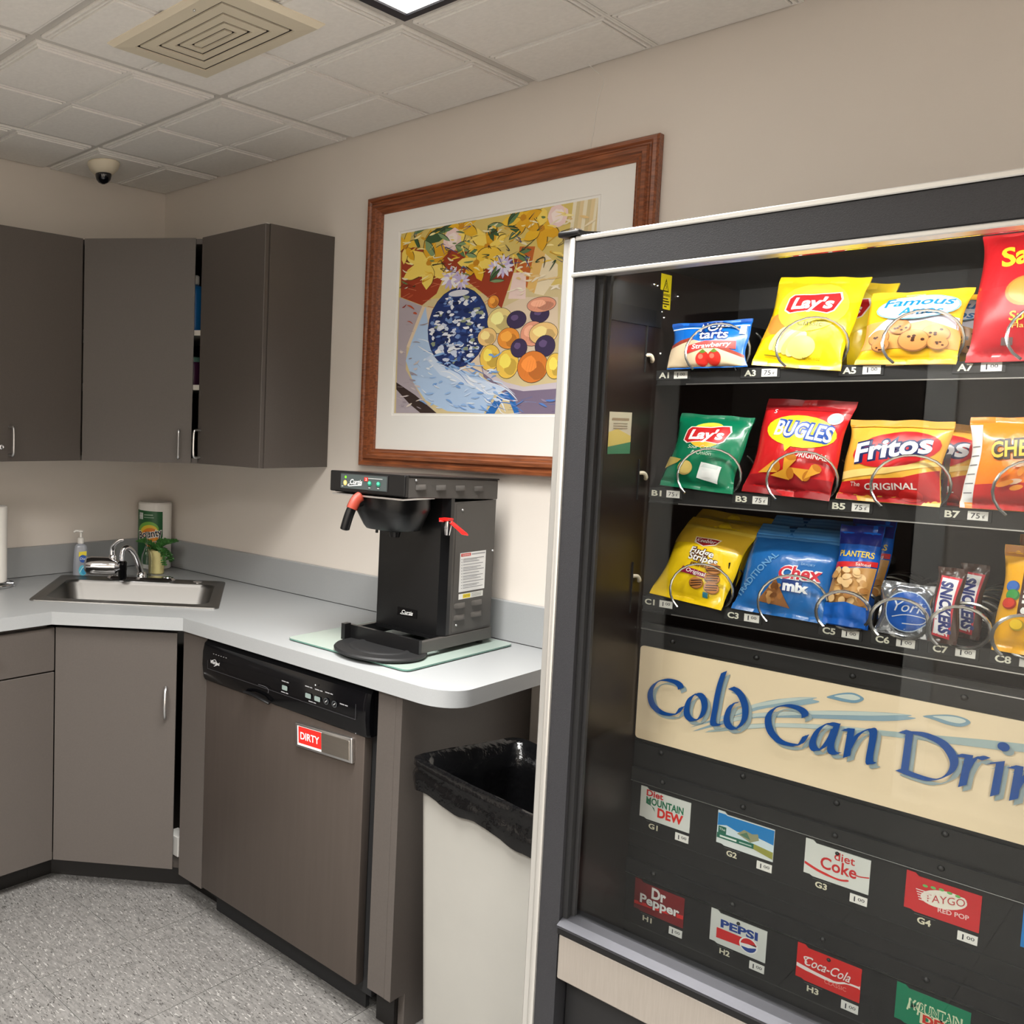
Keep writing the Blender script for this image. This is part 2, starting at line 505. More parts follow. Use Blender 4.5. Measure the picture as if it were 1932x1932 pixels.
# ceiling: grid tees and lay-in tiles with stepped square fields
GX0, GP, GY0, GQ = 0.3396, 0.6414, -0.5756, 0.6286
gx = [0.0] + [GX0 + GP * k for k in range(7) if GX0 + GP * k < RW - 0.05] + [RW]
gy = [0.0] + [GY0 - GQ * k for k in range(7) if GY0 - GQ * k > -RD + 0.05] + [-RD]
for x in gx[1:-1]:
    MB().box(x - 0.012, x + 0.012, -RD, 0, H - 0.0005, H + 0.006).build('ceiling_tee', 'tee_metal', ceiling, smooth=False)
for y in gy[1:-1]:
    MB().box(0, RW, y - 0.012, y + 0.012, H - 0.0008, H + 0.005).build('ceiling_tee', 'tee_metal', ceiling, smooth=False)
wa = MB(); wa.box(0, RW, -0.022, -0.0005, H - 0.0006, H + 0.004); wa.build('wall_angle', 'tee_metal', ceiling, smooth=False)
wa = MB(); wa.box(0.0005, 0.022, -RD, 0, H - 0.0006, H + 0.004); wa.build('wall_angle', 'tee_metal', ceiling, smooth=False)
def field(mb, x0, x1, y0, y1):
    rings = []
    for ins, z in ((0.0, 0.0), (0.0003, -0.007), (0.006, -0.0072), (0.0062, -0.001), (0.0095, -0.001), (0.0097, -0.0095), (0.0150, -0.0097), (0.0152, -0.003), (0.0185, -0.003), (0.0188, -0.0130)):
        rings.append([(x0 + ins, y0 + ins, H + z), (x1 - ins, y0 + ins, H + z), (x1 - ins, y1 - ins, H + z), (x0 + ins, y1 - ins, H + z)])
    mb.loops(rings, False, True)
cells = {}
skip = set()
for (c, w, _s) in TROFFERS:
    for i in range(len(gx) - 1):
        for j in range(len(gy) - 1):
            mx, my = (gx[i] + gx[i + 1]) / 2, (gy[j] + gy[j + 1]) / 2
            if abs(mx - c[0]) < 0.2 and abs(my - c[1]) < 0.5: skip.add((i, j))
for i in range(len(gx) - 1):
    for j in range(len(gy) - 1):
        if (i, j) in skip: continue
        x0, x1, y1, y0 = gx[i], gx[i + 1], gy[j], gy[j + 1]
        e = 0.014
        X0 = x0 + (0.002 if i == 0 else e); X1 = x1 - (0.002 if i == len(gx) - 2 else e)
        Y1 = y1 - (0.002 if j == 0 else e); Y0 = y0 + (0.002 if j == len(gy) - 2 else e)
        mb = MB(); mb.box(X0, X1, Y0, Y1, H, H + 0.016)
        hx = [X0, X1] if x1 - x0 < 0.45 else ([X0, X0 + GP / 2 - e, X1] if i else [X0, X1 - GP / 2 + e, X1])
        hy = [Y0, Y1] if y1 - y0 < 0.4 else ([Y0, Y0 + GQ / 2 - e, Y1])
        for a in range(len(hx) - 1):
            for b in range(len(hy) - 1):
                field(mb, hx[a], hx[a + 1], hy[b], hy[b + 1])
        mb.build('ceiling_tile', 'ceiling_tile', ceiling, angle=10)

# troffers
def troffer(cx, cy, label, group='recessed ceiling light panels'):
    t = thing('ceiling_light', label, 'ceiling light', (cx, cy, H), group)
    fr = MB(); x0, x1, y0, y1 = cx - 0.312, cx + 0.312, cy - 0.62, cy + 0.62
    for (a, b, c, d) in ((x0, x0 + 0.022, y0, y1), (x1 - 0.022, x1, y0, y1), (x0 + 0.022, x1 - 0.022, y0, y0 + 0.022), (x0 + 0.022, x1 - 0.022, y1 - 0.022, y1)):
        fr.box(a, b, c, d, H - 0.008, H + 0.012)
    fr.build('frame', 'trof_frame', t, smooth=False)
    MB().box(x0 + 0.022, x1 - 0.022, y0 + 0.022, y1 - 0.022, H - 0.003, H + 0.003).build('diffuser', 'lens', t, smooth=False)
troffer(*TROFFERS[0][0], 'recessed fluorescent panel above the picture, its corner at the top edge')
troffer(*TROFFERS[1][0], 'recessed fluorescent panel right of the vending machine, out of view')
troffer(*TROFFERS[2][0], 'recessed fluorescent panel behind the camera on the sink side')
troffer(*TROFFERS[3][0], 'recessed fluorescent panel behind the camera on the far side')

# ------------------------------------------------------------------ ceiling vent
vx0, vx1, vy0, vy1, vz = 1.092, 1.512, -1.058, -0.726, H - 0.024
vent = thing('ceiling_vent', 'beige square ceiling diffuser with concentric rectangular louvers', 'vent', ((vx0 + vx1) / 2, (vy0 + vy1) / 2, vz))
def rect_ring(mb, ins_o, zo, ins_i, zi, th=0.004):
    def R(i, z): return [(vx0 + i, vy0 + i, z), (vx1 - i, vy0 + i, z), (vx1 - i, vy1 - i, z), (vx0 + i, vy1 - i, z)]
    mb.loops([R(ins_o, zo), R(ins_i, zi), R(ins_i, zi + th), R(ins_o, zo + th), R(ins_o, zo)], False, False)
mb = MB(); rect_ring(mb, 0.0, H - 0.016, 0.012, vz - 0.001); rect_ring(mb, 0.012, vz - 0.001, 0.05, vz - 0.003); mb.build('frame', 'beige_metal', vent, smooth=False)
for (a, b) in ((0.0590, 0.088), (0.0970, 0.120), (0.1290, 0.146)):
    mb = MB(); rect_ring(mb, a, vz - 0.002, b, vz - 0.003); mb.build('louver', 'beige_metal', vent, smooth=False)
mb = MB(); mb.box(vx0 + 0.1545, vx1 - 0.1545, vy0 + 0.1545, vy1 - 0.1545, vz - 0.003, vz + 0.001); mb.build('louver_core', 'beige_metal', vent, smooth=False)
mb = MB(); mb.box(vx0 + 0.04, vx1 - 0.04, vy0 + 0.04, vy1 - 0.04, H - 0.0195, H - 0.0165); mb.build('dark_backing', 'duct_shade', vent, smooth=False)  # solid brown plate, its colour stands in for the dark between the louvers
mb = MB(); mb.ball((vx0 + 0.3, vy0 + 0.03, vz - 0.004), 0.003); mb.build('screw', 'satin_metal', vent)

# ------------------------------------------------------------------ dome camera
dc = thing('dome_camera', 'small white dome security camera on the ceiling in the corner', 'camera', (0.228, -0.47, H))
MB().lathe([(0.058, -0.0147), (0.06, -0.02), (0.052, -0.04), (0.036, -0.055), (0.030, -0.056)], (0.228, -0.47, H), 28).build('housing', 'beige_metal', dc)
MB().lathe([(0.030, -0.054), (0.030, -0.062), (0.026, -0.076), (0.017, -0.086), (0.006, -0.091), (0.001, -0.0915)], (0.228, -0.47, H), 24).build('lens_dome', 'dome_black', dc)

# a strand of cobweb between ceiling and wall
web = MB(); web.tube(cr([(1.795, -0.05, H - 0.016), (1.805, -0.02, 2.44), (1.819, -0.004, 2.42), (1.806, -0.003, 2.376), (1.798, -0.002, 2.30), (1.79, -0.0015, 2.24)], 4), 0.0006, 5)
tag(web.build('cobweb', 'white_paper'), 'thin cobweb strand hanging from the ceiling down the wall', 'cobweb')

# ================================================================== UPPER CABINETS
ZB, ZT = 1.374, 2.152
S2 = math.sqrt(0.5)
def pull(mb, a, b, out, r=0.0042, proj=0.03):
    """wire pull from a to b standing off by proj along out"""
    a, b, out = Vector(a), Vector(b), Vector(out).normalized()
    d = (b - a).normalized(); k = 0.010
    mb.tube(cr([a, a + out * (proj - k), a + out * proj + d * k, b + out * proj - d * k, b + out * (proj - k), b], 4), r, 10)
    return mb
# right-hand unit
uc = thing('upper_cabinet', 'narrow brown laminate wall cabinet beside the picture', 'cabinet', (0.775, -0.16, ZB))
mb = MB(); mb.box(0.618, 0.932, -0.307, -0.002, ZB, ZT); mb.build('body', 'laminate_brown', uc, smooth=False)
dr = MB().rbox(0.624, 0.930, -0.327, -0.309, ZB + 0.001, ZT - 0.001, 0.0012, 1).build('door', 'laminate_brown', uc, smooth=False)
pull(MB(), (0.638, -0.327, 1.397), (0.638, -0.327, 1.491), (0, -1, 0)).build('handle', 'satin_metal', dr)
MB().rbox(0.9, 0.921, -0.315, -0.30, ZT - 0.001, ZT + 0.004, 0.002, 1).build('bumper', 'white_plastic', uc)
# corner unit with a slightly open door
ucc = thing('upper_cabinet', 'diagonal brown laminate corner wall cabinet with a thin open gap', 'cabinet', (0.3, -0.3, ZB))
mb = MB()
pent = [(0.002, -0.002), (0.612, -0.002), (0.612, -0.300), (0.300, -0.612), (0.002, -0.612)]
for (z0, z1) in ((ZB, ZB + 0.018), (ZT - 0.018, ZT)):
    mb.prism([(x, y, z0) for x, y in pent], (0, 0, z1 - z0))
mb.box(0.596, 0.612, -0.300, -0.002, ZB + 0.018, ZT - 0.018); mb.box(0.002, 0.300, -0.612, -0.596, ZB + 0.018, ZT - 0.018)
mb.box(0.002, 0.012, -0.596, -0.002, ZB + 0.018, ZT - 0.018); mb.box(0.012, 0.596, -0.012, -0.002, ZB + 0.018, ZT - 0.018)
mb.build('body', ['laminate_brown'], ucc, smooth=False)
for z in (1.632, 1.822):
    mb = MB(); mb.prism([(x, y, z) for x, y in [(0.014, -0.014), (0.594, -0.014), (0.594, -0.300), (0.300, -0.594), (0.014, -0.594)]], (0, 0, 0.018))
    mb.build('shelf', 'shelf_white', ucc, smooth=False)
A = Vector((0.327, -0.615, 0)); E1 = Vector((S2, S2, 0)); NO = Vector((S2, -S2, 0))
def slab(mb, p, l0, l1, z0, z1, th):
    a = p + E1 * l0; b = p + E1 * l1
    mb.prism([a + Vector((0, 0, z0)), b + Vector((0, 0, z0)), b + Vector((0, 0, z1)), a + Vector((0, 0, z1))], NO * -th)
    return mb
dr = slab(MB(), A, 0.002, 0.391, ZB + 0.001, ZT - 0.001, 0.018).build('door', 'laminate_brown', ucc, smooth=False)
hp = A + E1 * 0.348
pull(MB(), hp + Vector((0, 0, 1.393)), hp + Vector((0, 0, 1.489)), NO).build('handle', 'satin_metal', dr)
# left-hand unit
ucl = thing('upper_cabinet', 'long brown laminate wall cabinet with a lock at the left edge', 'cabinet', (0.16, -1.0, ZB))
mb = MB(); mb.box(0.002, 0.307, -1.62, -0.618, ZB, ZT); mb.build('body', 'laminate_brown', ucl, smooth=False)
for (a, b, hy) in ((-0.955, -0.619, -0.905), (-1.29, -0.958, -1.01), (-1.62, -1.293, -1.57)):
    dr = MB().rbox(0.309, 0.327, a, b, ZB + 0.001, ZT - 0.001, 0.0012, 1).build('door', 'laminate_brown', ucl, smooth=False)
    pull(MB(), (0.327, hy, 1.396), (0.327, hy, 1.491), (1, 0, 0)).build('handle', 'satin_metal', dr)
    if hy == -0.905:
        MB().lathe([(0.009, 0), (0.009, 0.004), (0.006, 0.006), (0.0055, 0.003), (0.001, 0.003)], (0.327, -0.934, 1.424), 18, axis=(1, 0, 0)).build('lock', 'chrome', dr)
# things on the shelves, seen through the gap
mb = MB(); mb.lathe([(0.034, 0), (0.036, 0.006), (0.036, 0.14), (0.030, 0.158), (0.016, 0.166)], (0.520, -0.268, 1.8405), 24)
b = mb.build('spray_can', 'cyan_bottle', origin=(0.520, -0.268, 1.8405)); tag(b, 'blue can on the upper shelf inside the corner cabinet gap', 'can')
MB().lathe([(0.014, 0.166), (0.017, 0.170), (0.017, 0.196), (0.011, 0.2)], (0.520, -0.268, 1.8405), 18).build('cap', 'white_plastic', b)
mb = MB(); mb.lathe([(0.034, 0), (0.036, 0.004), (0.036, 0.07), (0.03, 0.082)], (0.524, -0.272, 1.6505), 24)
b = mb.build('jar', 'purple_jar', origin=(0.524, -0.272, 1.6505)); tag(b, 'dark purple jar on the lower shelf inside the corner cabinet gap', 'jar')
MB().lathe([(0.031, 0.082), (0.032, 0.085), (0.032, 0.097), (0.029, 0.1)], (0.524, -0.272, 1.6505), 20).build('lid', 'glass_edge', b)

# ================================================================== BASE CABINETS
BZ, BT = 0.091, 0.8735
DB = 0.594
def toe(mb, *a): mb.box(*a); return mb
bl = thing('base_cabinet', 'brown laminate base cabinet with a drawer at the left edge', 'cabinet', (0.3, -1.2, 0))
mb = MB(); mb.box(0.002, DB - 0.02, -1.88, -0.90, BZ, BT - 0.002); mb.build('body', 'laminate_brown', bl, smooth=False)
for (a, b) in ((-1.42, -0.8822), (-1.87, -1.423)):
    d_ = MB().rbox(DB - 0.018, DB, a, b, 0.718, 0.858, 0.0012, 1).build('drawer_front', 'laminate_brown', bl, smooth=False)
    pull(MB(), (DB, (a + b) / 2 - 0.05, 0.79), (DB, (a + b) / 2 + 0.05, 0.79), (1, 0, 0)).build('handle', 'satin_metal', d_)
    d_ = MB().rbox(DB - 0.018, DB, a, b, BZ, 0.713, 0.0012, 1).build('door', 'laminate_brown', bl, smooth=False)
    pull(MB(), (DB, a + 0.05, 0.58), (DB, a + 0.05, 0.68), (1, 0, 0)).build('handle', 'satin_metal', d_)
mb = MB(); mb.box(0.05, DB - 0.075, -1.88, -0.93, 0.001, BZ); mb.build('toe_kick', 'toe_kick', bl, smooth=False)

bs = thing('sink_cabinet', 'diagonal brown laminate sink base cabinet under the corner sink', 'cabinet', (0.45, -0.45, 0))
mb = MB()
pent = [(0.004, -0.004), (0.99, -0.004), (0.99, -0.57), (0.886, -0.57), (0.572, -0.884), (0.572, -0.897), (0.004, -0.897)]
mb.prism([(x, y, BZ) for x, y in pent], (0, 0, 0.018))
mb.box(0.004, 0.014, -0.897, -0.004, BZ + 0.018, 0.74); mb.box(0.014, 0.99, -0.014, -0.004, BZ + 0.018, 0.74)
mb.box(0.974, 0.99, -0.57, -0.014, BZ + 0.018, BT - 0.002)
mb.box(0.014, 0.572, -0.897, -0.887, BZ + 0.018, 0.74)
mb.build('body', 'carcass_dark', bs, smooth=False)
A2 = Vector((0.594, -0.880, 0))
dr = slab(MB(), A2, 0.001, 0.3905, BZ, 0.858, 0.018).build('door', 'laminate_brown', bs, smooth=False)
hp = A2 + E1 * 0.358
mb = MB(); mb.tube(cr([hp + Vector((0, 0, 0.584)) , hp + NO * 0.016 + Vector((0, 0, 0.592)), hp + NO * 0.028 + Vector((0, 0, 0.632)), hp + NO * 0.016 + Vector((0, 0, 0.676)), hp + Vector((0, 0, 0.686))], 5), [0.003, 0.0034] + [0.0042] * 17 + [0.0034, 0.003], 10, squash=1.3)
mb.build('handle', 'satin_metal', dr)
MB().rbox(0.890, 1.000, -DB, -0.574, BZ - 0.012, BT - 0.002, 0.001, 1).build('filler_panel', 'laminate_brown', bs, smooth=False)
mb = MB(); mb.prism([(x, y, 0.001) for x, y in [(0.52, -0.93), (0.52, -0.84), (0.85, -0.51), (0.99, -0.51), (0.99, -0.45), (0.80, -0.45), (0.46, -0.79), (0.46, -0.93)]], (0, 0, BZ - 0.001)); mb.build('toe_kick', 'toe_kick', bs, smooth=False)
# white carton inside the gap
mb = MB(); mb.rbox(0.79, 0.85, -0.565, -0.515, BZ + 0.0185, BZ + 0.085, 0.002, 1)
tag(mb.build('carton', 'white_paper', origin=(0.82, -0.54, BZ + 0.0185)), 'small white carton inside the sink cabinet gap', 'box')

ep = thing('end_panel', 'brown laminate end panel closing the counter run beside the trash can', 'panel', (1.70, -0.3, 0))
MB().rbox(1.640, 1.692, -DB, -0.574, 0.10, BT - 0.002, 0.001, 1).build('filler_strip', 'laminate_brown', ep, smooth=False)
mb = MB(); mb.prism([(1.693, y, z) for y, z in [(-DB, 0.10), (-DB, BT - 0.002), (-0.004, BT - 0.002), (-0.004, 0.001), (-0.535, 0.001), (-0.535, 0.10)]], (0.018, 0, 0)); mb.build('side_panel', 'laminate_brown', ep, smooth=False)
mb = MB(); mb.box(1.638, 1.692, -0.55, -0.535, 0.001, 0.10); mb.build('toe_kick', 'toe_kick', ep, smooth=False)

# ------------------------------------------------------------------ countertop with diagonal corner and sink cut-out
CT, CB = 0.914, 0.8735
SK = Vector((0.468, -0.479, 0)); E2 = Vector((-S2, S2, 0))
def sl(u, v, z): return SK + E1 * u + E2 * v + Vector((0, 0, z))
XE, YF = 1.853, -0.611
arc = [(XE - 0.085 + 0.085 * math.cos(math.radians(-a)), YF + 0.085 + 0.085 * math.sin(math.radians(-a))) for a in range(0, 91, 10)]
outer = [(0.002, -0.002), (XE, -0.002)] + arc + [(0.905, YF), (0.611, -0.905), (0.611, -1.90), (0.002, -1.90)]
hole = [tuple(sl(u, v, 0))[:2] for u, v in rrect(0.575, 0.39, 0.04, 4, 0.003, -0.012)]
tris = tessellate_polygon([[Vector((x, y, 0)) for x, y in outer], [Vector((x, y, 0)) for x, y in hole]])
ctop = MB(); allp = outer + hole
ctop.add([(x, y, CT) for x, y in allp], [tuple(t) for t in tris]); ctop.add([(x, y, CB) for x, y in allp], [tuple(t) for t in tris])
for ring in (outer, hole):
    n = len(ring); vs = [(x, y, CT) for x, y in ring] + [(x, y, CB) for x, y in ring]
    ctop.add(vs, [(i, (i + 1) % n, n + (i + 1) % n, n + i) for i in range(n)])
counter = thing('countertop', 'light grey laminate countertop with diagonal corner and rounded end', 'countertop', (0.6, -0.6, CB))
ctop.build('worktop', 'laminate_grey', counter, angle=20)
mb = MB(); mb.rbox(0.0225, XE - 0.001, -0.022, -0.002, CT + 0.0005, 1.0285, 0.0015, 1); mb.build('backsplash', 'laminate_grey', counter, smooth=False)
mb = MB(); mb.rbox(0.002, 0.022, -1.90, -0.002, CT + 0.0005, 1.0285, 0.0015, 1); mb.build('backsplash', 'laminate_grey', counter, smooth=False)
mb = MB(); mb.box(0.0225, XE - 0.001, -0.0228, -0.022, CT + 0.0002, CT + 0.0016); mb.box(0.022, 0.0228, -1.90, -0.022, CT + 0.0002, CT + 0.0016); mb.build('seam', 'toe_kick', counter, smooth=False)

# ------------------------------------------------------------------ sink
sink = thing('sink', 'stainless steel drop-in single bowl corner sink', 'sink', tuple(SK + Vector((0, 0, CT))))
def ring(w, h, r, cu, cv, z): return [sl(u, v, z) for u, v in rrect(w, h, r, 5, cu, cv)]
mb = MB()
mb.loops([ring(0.636, 0.502, 0.02, 0, 0, CT + 0.0004), ring(0.634, 0.50, 0.02, 0, 0, CT + 0.004), ring(0.610, 0.476, 0.022, 0, 0, CT + 0.0055),
          ring(0.600, 0.466, 0.024, 0, 0, CT + 0.0035), ring(0.566, 0.38, 0.045, 0.003, -0.013, CT + 0.0035), ring(0.556, 0.362, 0.05, 0.003, -0.013, CT + 0.002),
          ring(0.548, 0.352, 0.055, 0.003, -0.013, CT - 0.01), ring(0.520, 0.325, 0.065, 0.003, -0.013, CT - 0.13), ring(0.49, 0.295, 0.07, 0.003, -0.013, CT - 0.155),
          ring(0.44, 0.245, 0.08, 0.003, -0.013, CT - 0.163), ring(0.08, 0.08, 0.039, 0.003, -0.013, CT - 0.166)], False, False)
mb.build('bowl', 'steel_sink', sink, angle=50)
MB().lathe([(0.043, 0.003), (0.041, 0.0045), (0.03, 0.001), (0.028, -0.006), (0.002, -0.006)], tuple(sl(0.003, -0.013, CT - 0.167)), 24).build('drain', 'chrome', sink)
mb = MB(); mb.lathe([(0.019, 0), (0.019, 0.003), (0.012, 0.005), (0.001, 0.005)], tuple(sl(0.215, 0.205, CT + 0.0036)), 20); mb.build('hole_cover', 'chrome', sink)

# ------------------------------------------------------------------ faucet with water filter
fc = thing('faucet', 'chrome kitchen faucet with a low arched spout on the sink deck', 'faucet', tuple(sl(0, 0.205, CT + 0.004)))
def fl(u, v, z): return sl(u, 0.205 + v, CT + 0.0045 + z)
mb = MB()
mb.loops([[fl(u, v, 0) for u, v in rrect(0.262, 0.056, 0.027, 6)], [fl(u, v, 0.006) for u, v in rrect(0.262, 0.056, 0.027, 6)], [fl(u, v, 0.013) for u, v in rrect(0.246, 0.04, 0.0195, 6)]])
mb.build('base_plate', 'chrome', fc)
mb = MB(); mb.lathe([(0.022, 0.013), (0.021, 0.02), (0.015, 0.03), (0.0135, 0.032)], tuple(fl(0, 0, 0)), 20)
mb.build('spout_collar', 'chrome', fc)
sp = cr([fl(0, 0, 0.02), fl(-0.010, -0.010, 0.060), fl(-0.026, -0.030, 0.104), fl(-0.044, -0.052, 0.127), fl(-0.058, -0.068, 0.124), fl(-0.063, -0.074, 0.105), fl(-0.063, -0.075, 0.082)], 6)
MB().tube(sp, [0.0125 - 0.003 * k / (len(sp) - 1) for k in range(len(sp))], 14).build('spout', 'chrome', fc)
for u in (-0.1, 0.1):
    MB().lathe([(0.017, 0.012), (0.015, 0.016), (0.001, 0.017)], tuple(fl(u, 0, 0)), 18).build('deck_cap', 'chrome', fc)
wf = thing('water_filter', 'chrome faucet-mounted water filter cartridge with curved lever', 'water filter', tuple(fl(-0.12, -0.075, 0.03)))
ax = E1
def wl(u, v, z): return fl(-0.064 + u, -0.076 + v, 0.048 + z)
mb = MB(); mb.lathe([(0.006, -0.140), (0.022, -0.138), (0.032, -0.129), (0.035, -0.112), (0.034, -0.05), (0.030, -0.022), (0.018, -0.012), (0.012, 0.0)], tuple(wl(0, 0, 0.012)), 28, axis=E1)
mb.build('cartridge', 'chrome', wf)
MB().tube([wl(0.004, 0, 0.034), wl(0.004, 0, 0.026), wl(0.004, 0, -0.03), wl(0.004, 0, -0.036)], [0.012, 0.0175, 0.016, 0.014], 18).build('adapter', 'black_gloss', wf)
mb = MB(); mb.tube([wl(-0.034, 0, 0.03), wl(-0.034, 0, 0.05), wl(-0.034, 0, 0.056)], [0.017, 0.016, 0.012], 16); mb.build('valve', 'chrome', wf)
lv = cr([wl(-0.034, 0, 0.055), wl(-0.034, 0, 0.075), wl(-0.026, -0.004, 0.094), wl(-0.008, -0.008, 0.110), wl(0.008, -0.01, 0.114)], 5)
MB().tube(lv, [0.0085 - 0.0055 * (k / (len(lv) - 1)) ** 2 for k in range(len(lv))], 12, squash=1.5).build('lever', 'chrome', wf)

SIGN= [('C', [(72.3, 108.0), (69.4, 114.6), (59.9, 118.2), (44.5, 116.9), (31.2, 108.0), (24.1, 93.9), (23.6, 80.5), (29.2, 66.8), (41.1, 58.7), (55.0, 57.8), (68.3, 62.4), (75.9, 76.5)]), ('o', [(95.8, 104.7), (88.1, 95.4), (83.8, 79.5), (85.0, 65.1), (92.0, 58.7), (101.7, 61.4), (108.4, 71.5), (111.2, 86.9), (108.3, 99.7), (102.3, 105.5), (95.8, 104.7)]), ('l', [(136.9, 152.8), (132.6, 133.9), (129.8, 115.2), (127.4, 89.4), (125.9, 61.9), (137.0, 62.3)]), ('d', [(148.6, 128.9), (158.0, 126.0), (166.3, 115.7), (171.5, 99.5), (170.8, 79.9), (161.1, 63.0), (150.3, 63.4), (145.4, 74.6), (147.8, 91.3), (153.3, 102.6), (160.7, 107.2)]), ('C', [(253.7, 108.2), (252.9, 114.7), (244.8, 120.1), (227.9, 120.2), (212.6, 111.4), (205.4, 98.3), (205.3, 84.4), (210.8, 70.4), (223.1, 60.2), (237.5, 59.0), (249.9, 63.1), (257.2, 79.7)]), ('a', [(294.4, 107.5), (282.8, 104.2), (269.2, 85.4), (265.6, 66.1), (272.1, 61.4), (284.5, 76.8), (293.3, 105.5), (289.9, 75.1), (293.3, 64.6), (300.4, 63.6)]), ('n', [(305.1, 103.4), (313.5, 104.9), (310.4, 61.8)]), ('n2', [(311.7, 73.6), (318.6, 93.5), (329.1, 107.8), (340.2, 110.0), (338.2, 64.2), (346.2, 64.5)]), ('D', [(373.6, 120.7), (382.0, 120.0), (379.9, 61.8)]), ('D2', [(380.8, 120.6), (397.0, 122.9), (418.1, 116.9), (430.3, 102.5), (433.4, 88.4), (427.8, 72.9), (412.7, 60.3), (394.2, 59.7), (373.8, 63.0)]), ('r', [(436.4, 104.4), (448.2, 105.7), (444.1, 61.8)]), ('r2', [(445.5, 80.3), (450.5, 96.9), (457.3, 108.0), (466.4, 107.8)]), ('i', [(470.5, 103.3), (480.7, 108.0), (477.7, 60.0)]), ('dot', [(482.3, 130.4)]), ('n', [(491.9, 105.7), (499.5, 106.2), (497.0, 60.9)]), ('sw1', [(90.1, 43.9), (133.2, 74.1), (185.6, 111.2), (230.4, 132.2), (265.6, 142.0), (260.5, 137.7), (270.1, 135.9), (244.9, 123.6), (203.3, 109.0), (163.3, 86.0), (121.3, 61.9)]), ('sw2', [(93.8, 37.7), (145.6, 74.0), (186.6, 95.2), (258.9, 119.0), (335.9, 138.4), (380.3, 145.8), (377.0, 142.4), (386.4, 142.0), (349.0, 127.7), (273.0, 110.3), (187.1, 87.4), (140.1, 63.6)]), ('sw3', [(113.0, 41.5), (164.3, 68.8), (219.1, 87.8), (286.8, 103.7), (361.9, 115.7), (500.7, 138.9), (501.5, 127.6), (409.1, 114.2), (313.1, 99.9), (219.5, 81.1)]), ('drop1', [(278.7, 146.4), (293.9, 155.8), (309.1, 161.0), (319.4, 159.5), (324.8, 154.5), (315.2, 146.5), (299.9, 144.7), (286.8, 145.2)]), ('drop2', [(394.2, 148.1), (413.2, 155.5), (428.7, 158.6), (442.1, 156.9), (445.7, 152.0), (436.3, 144.3), (420.8, 143.4), (407.0, 146.2)])]
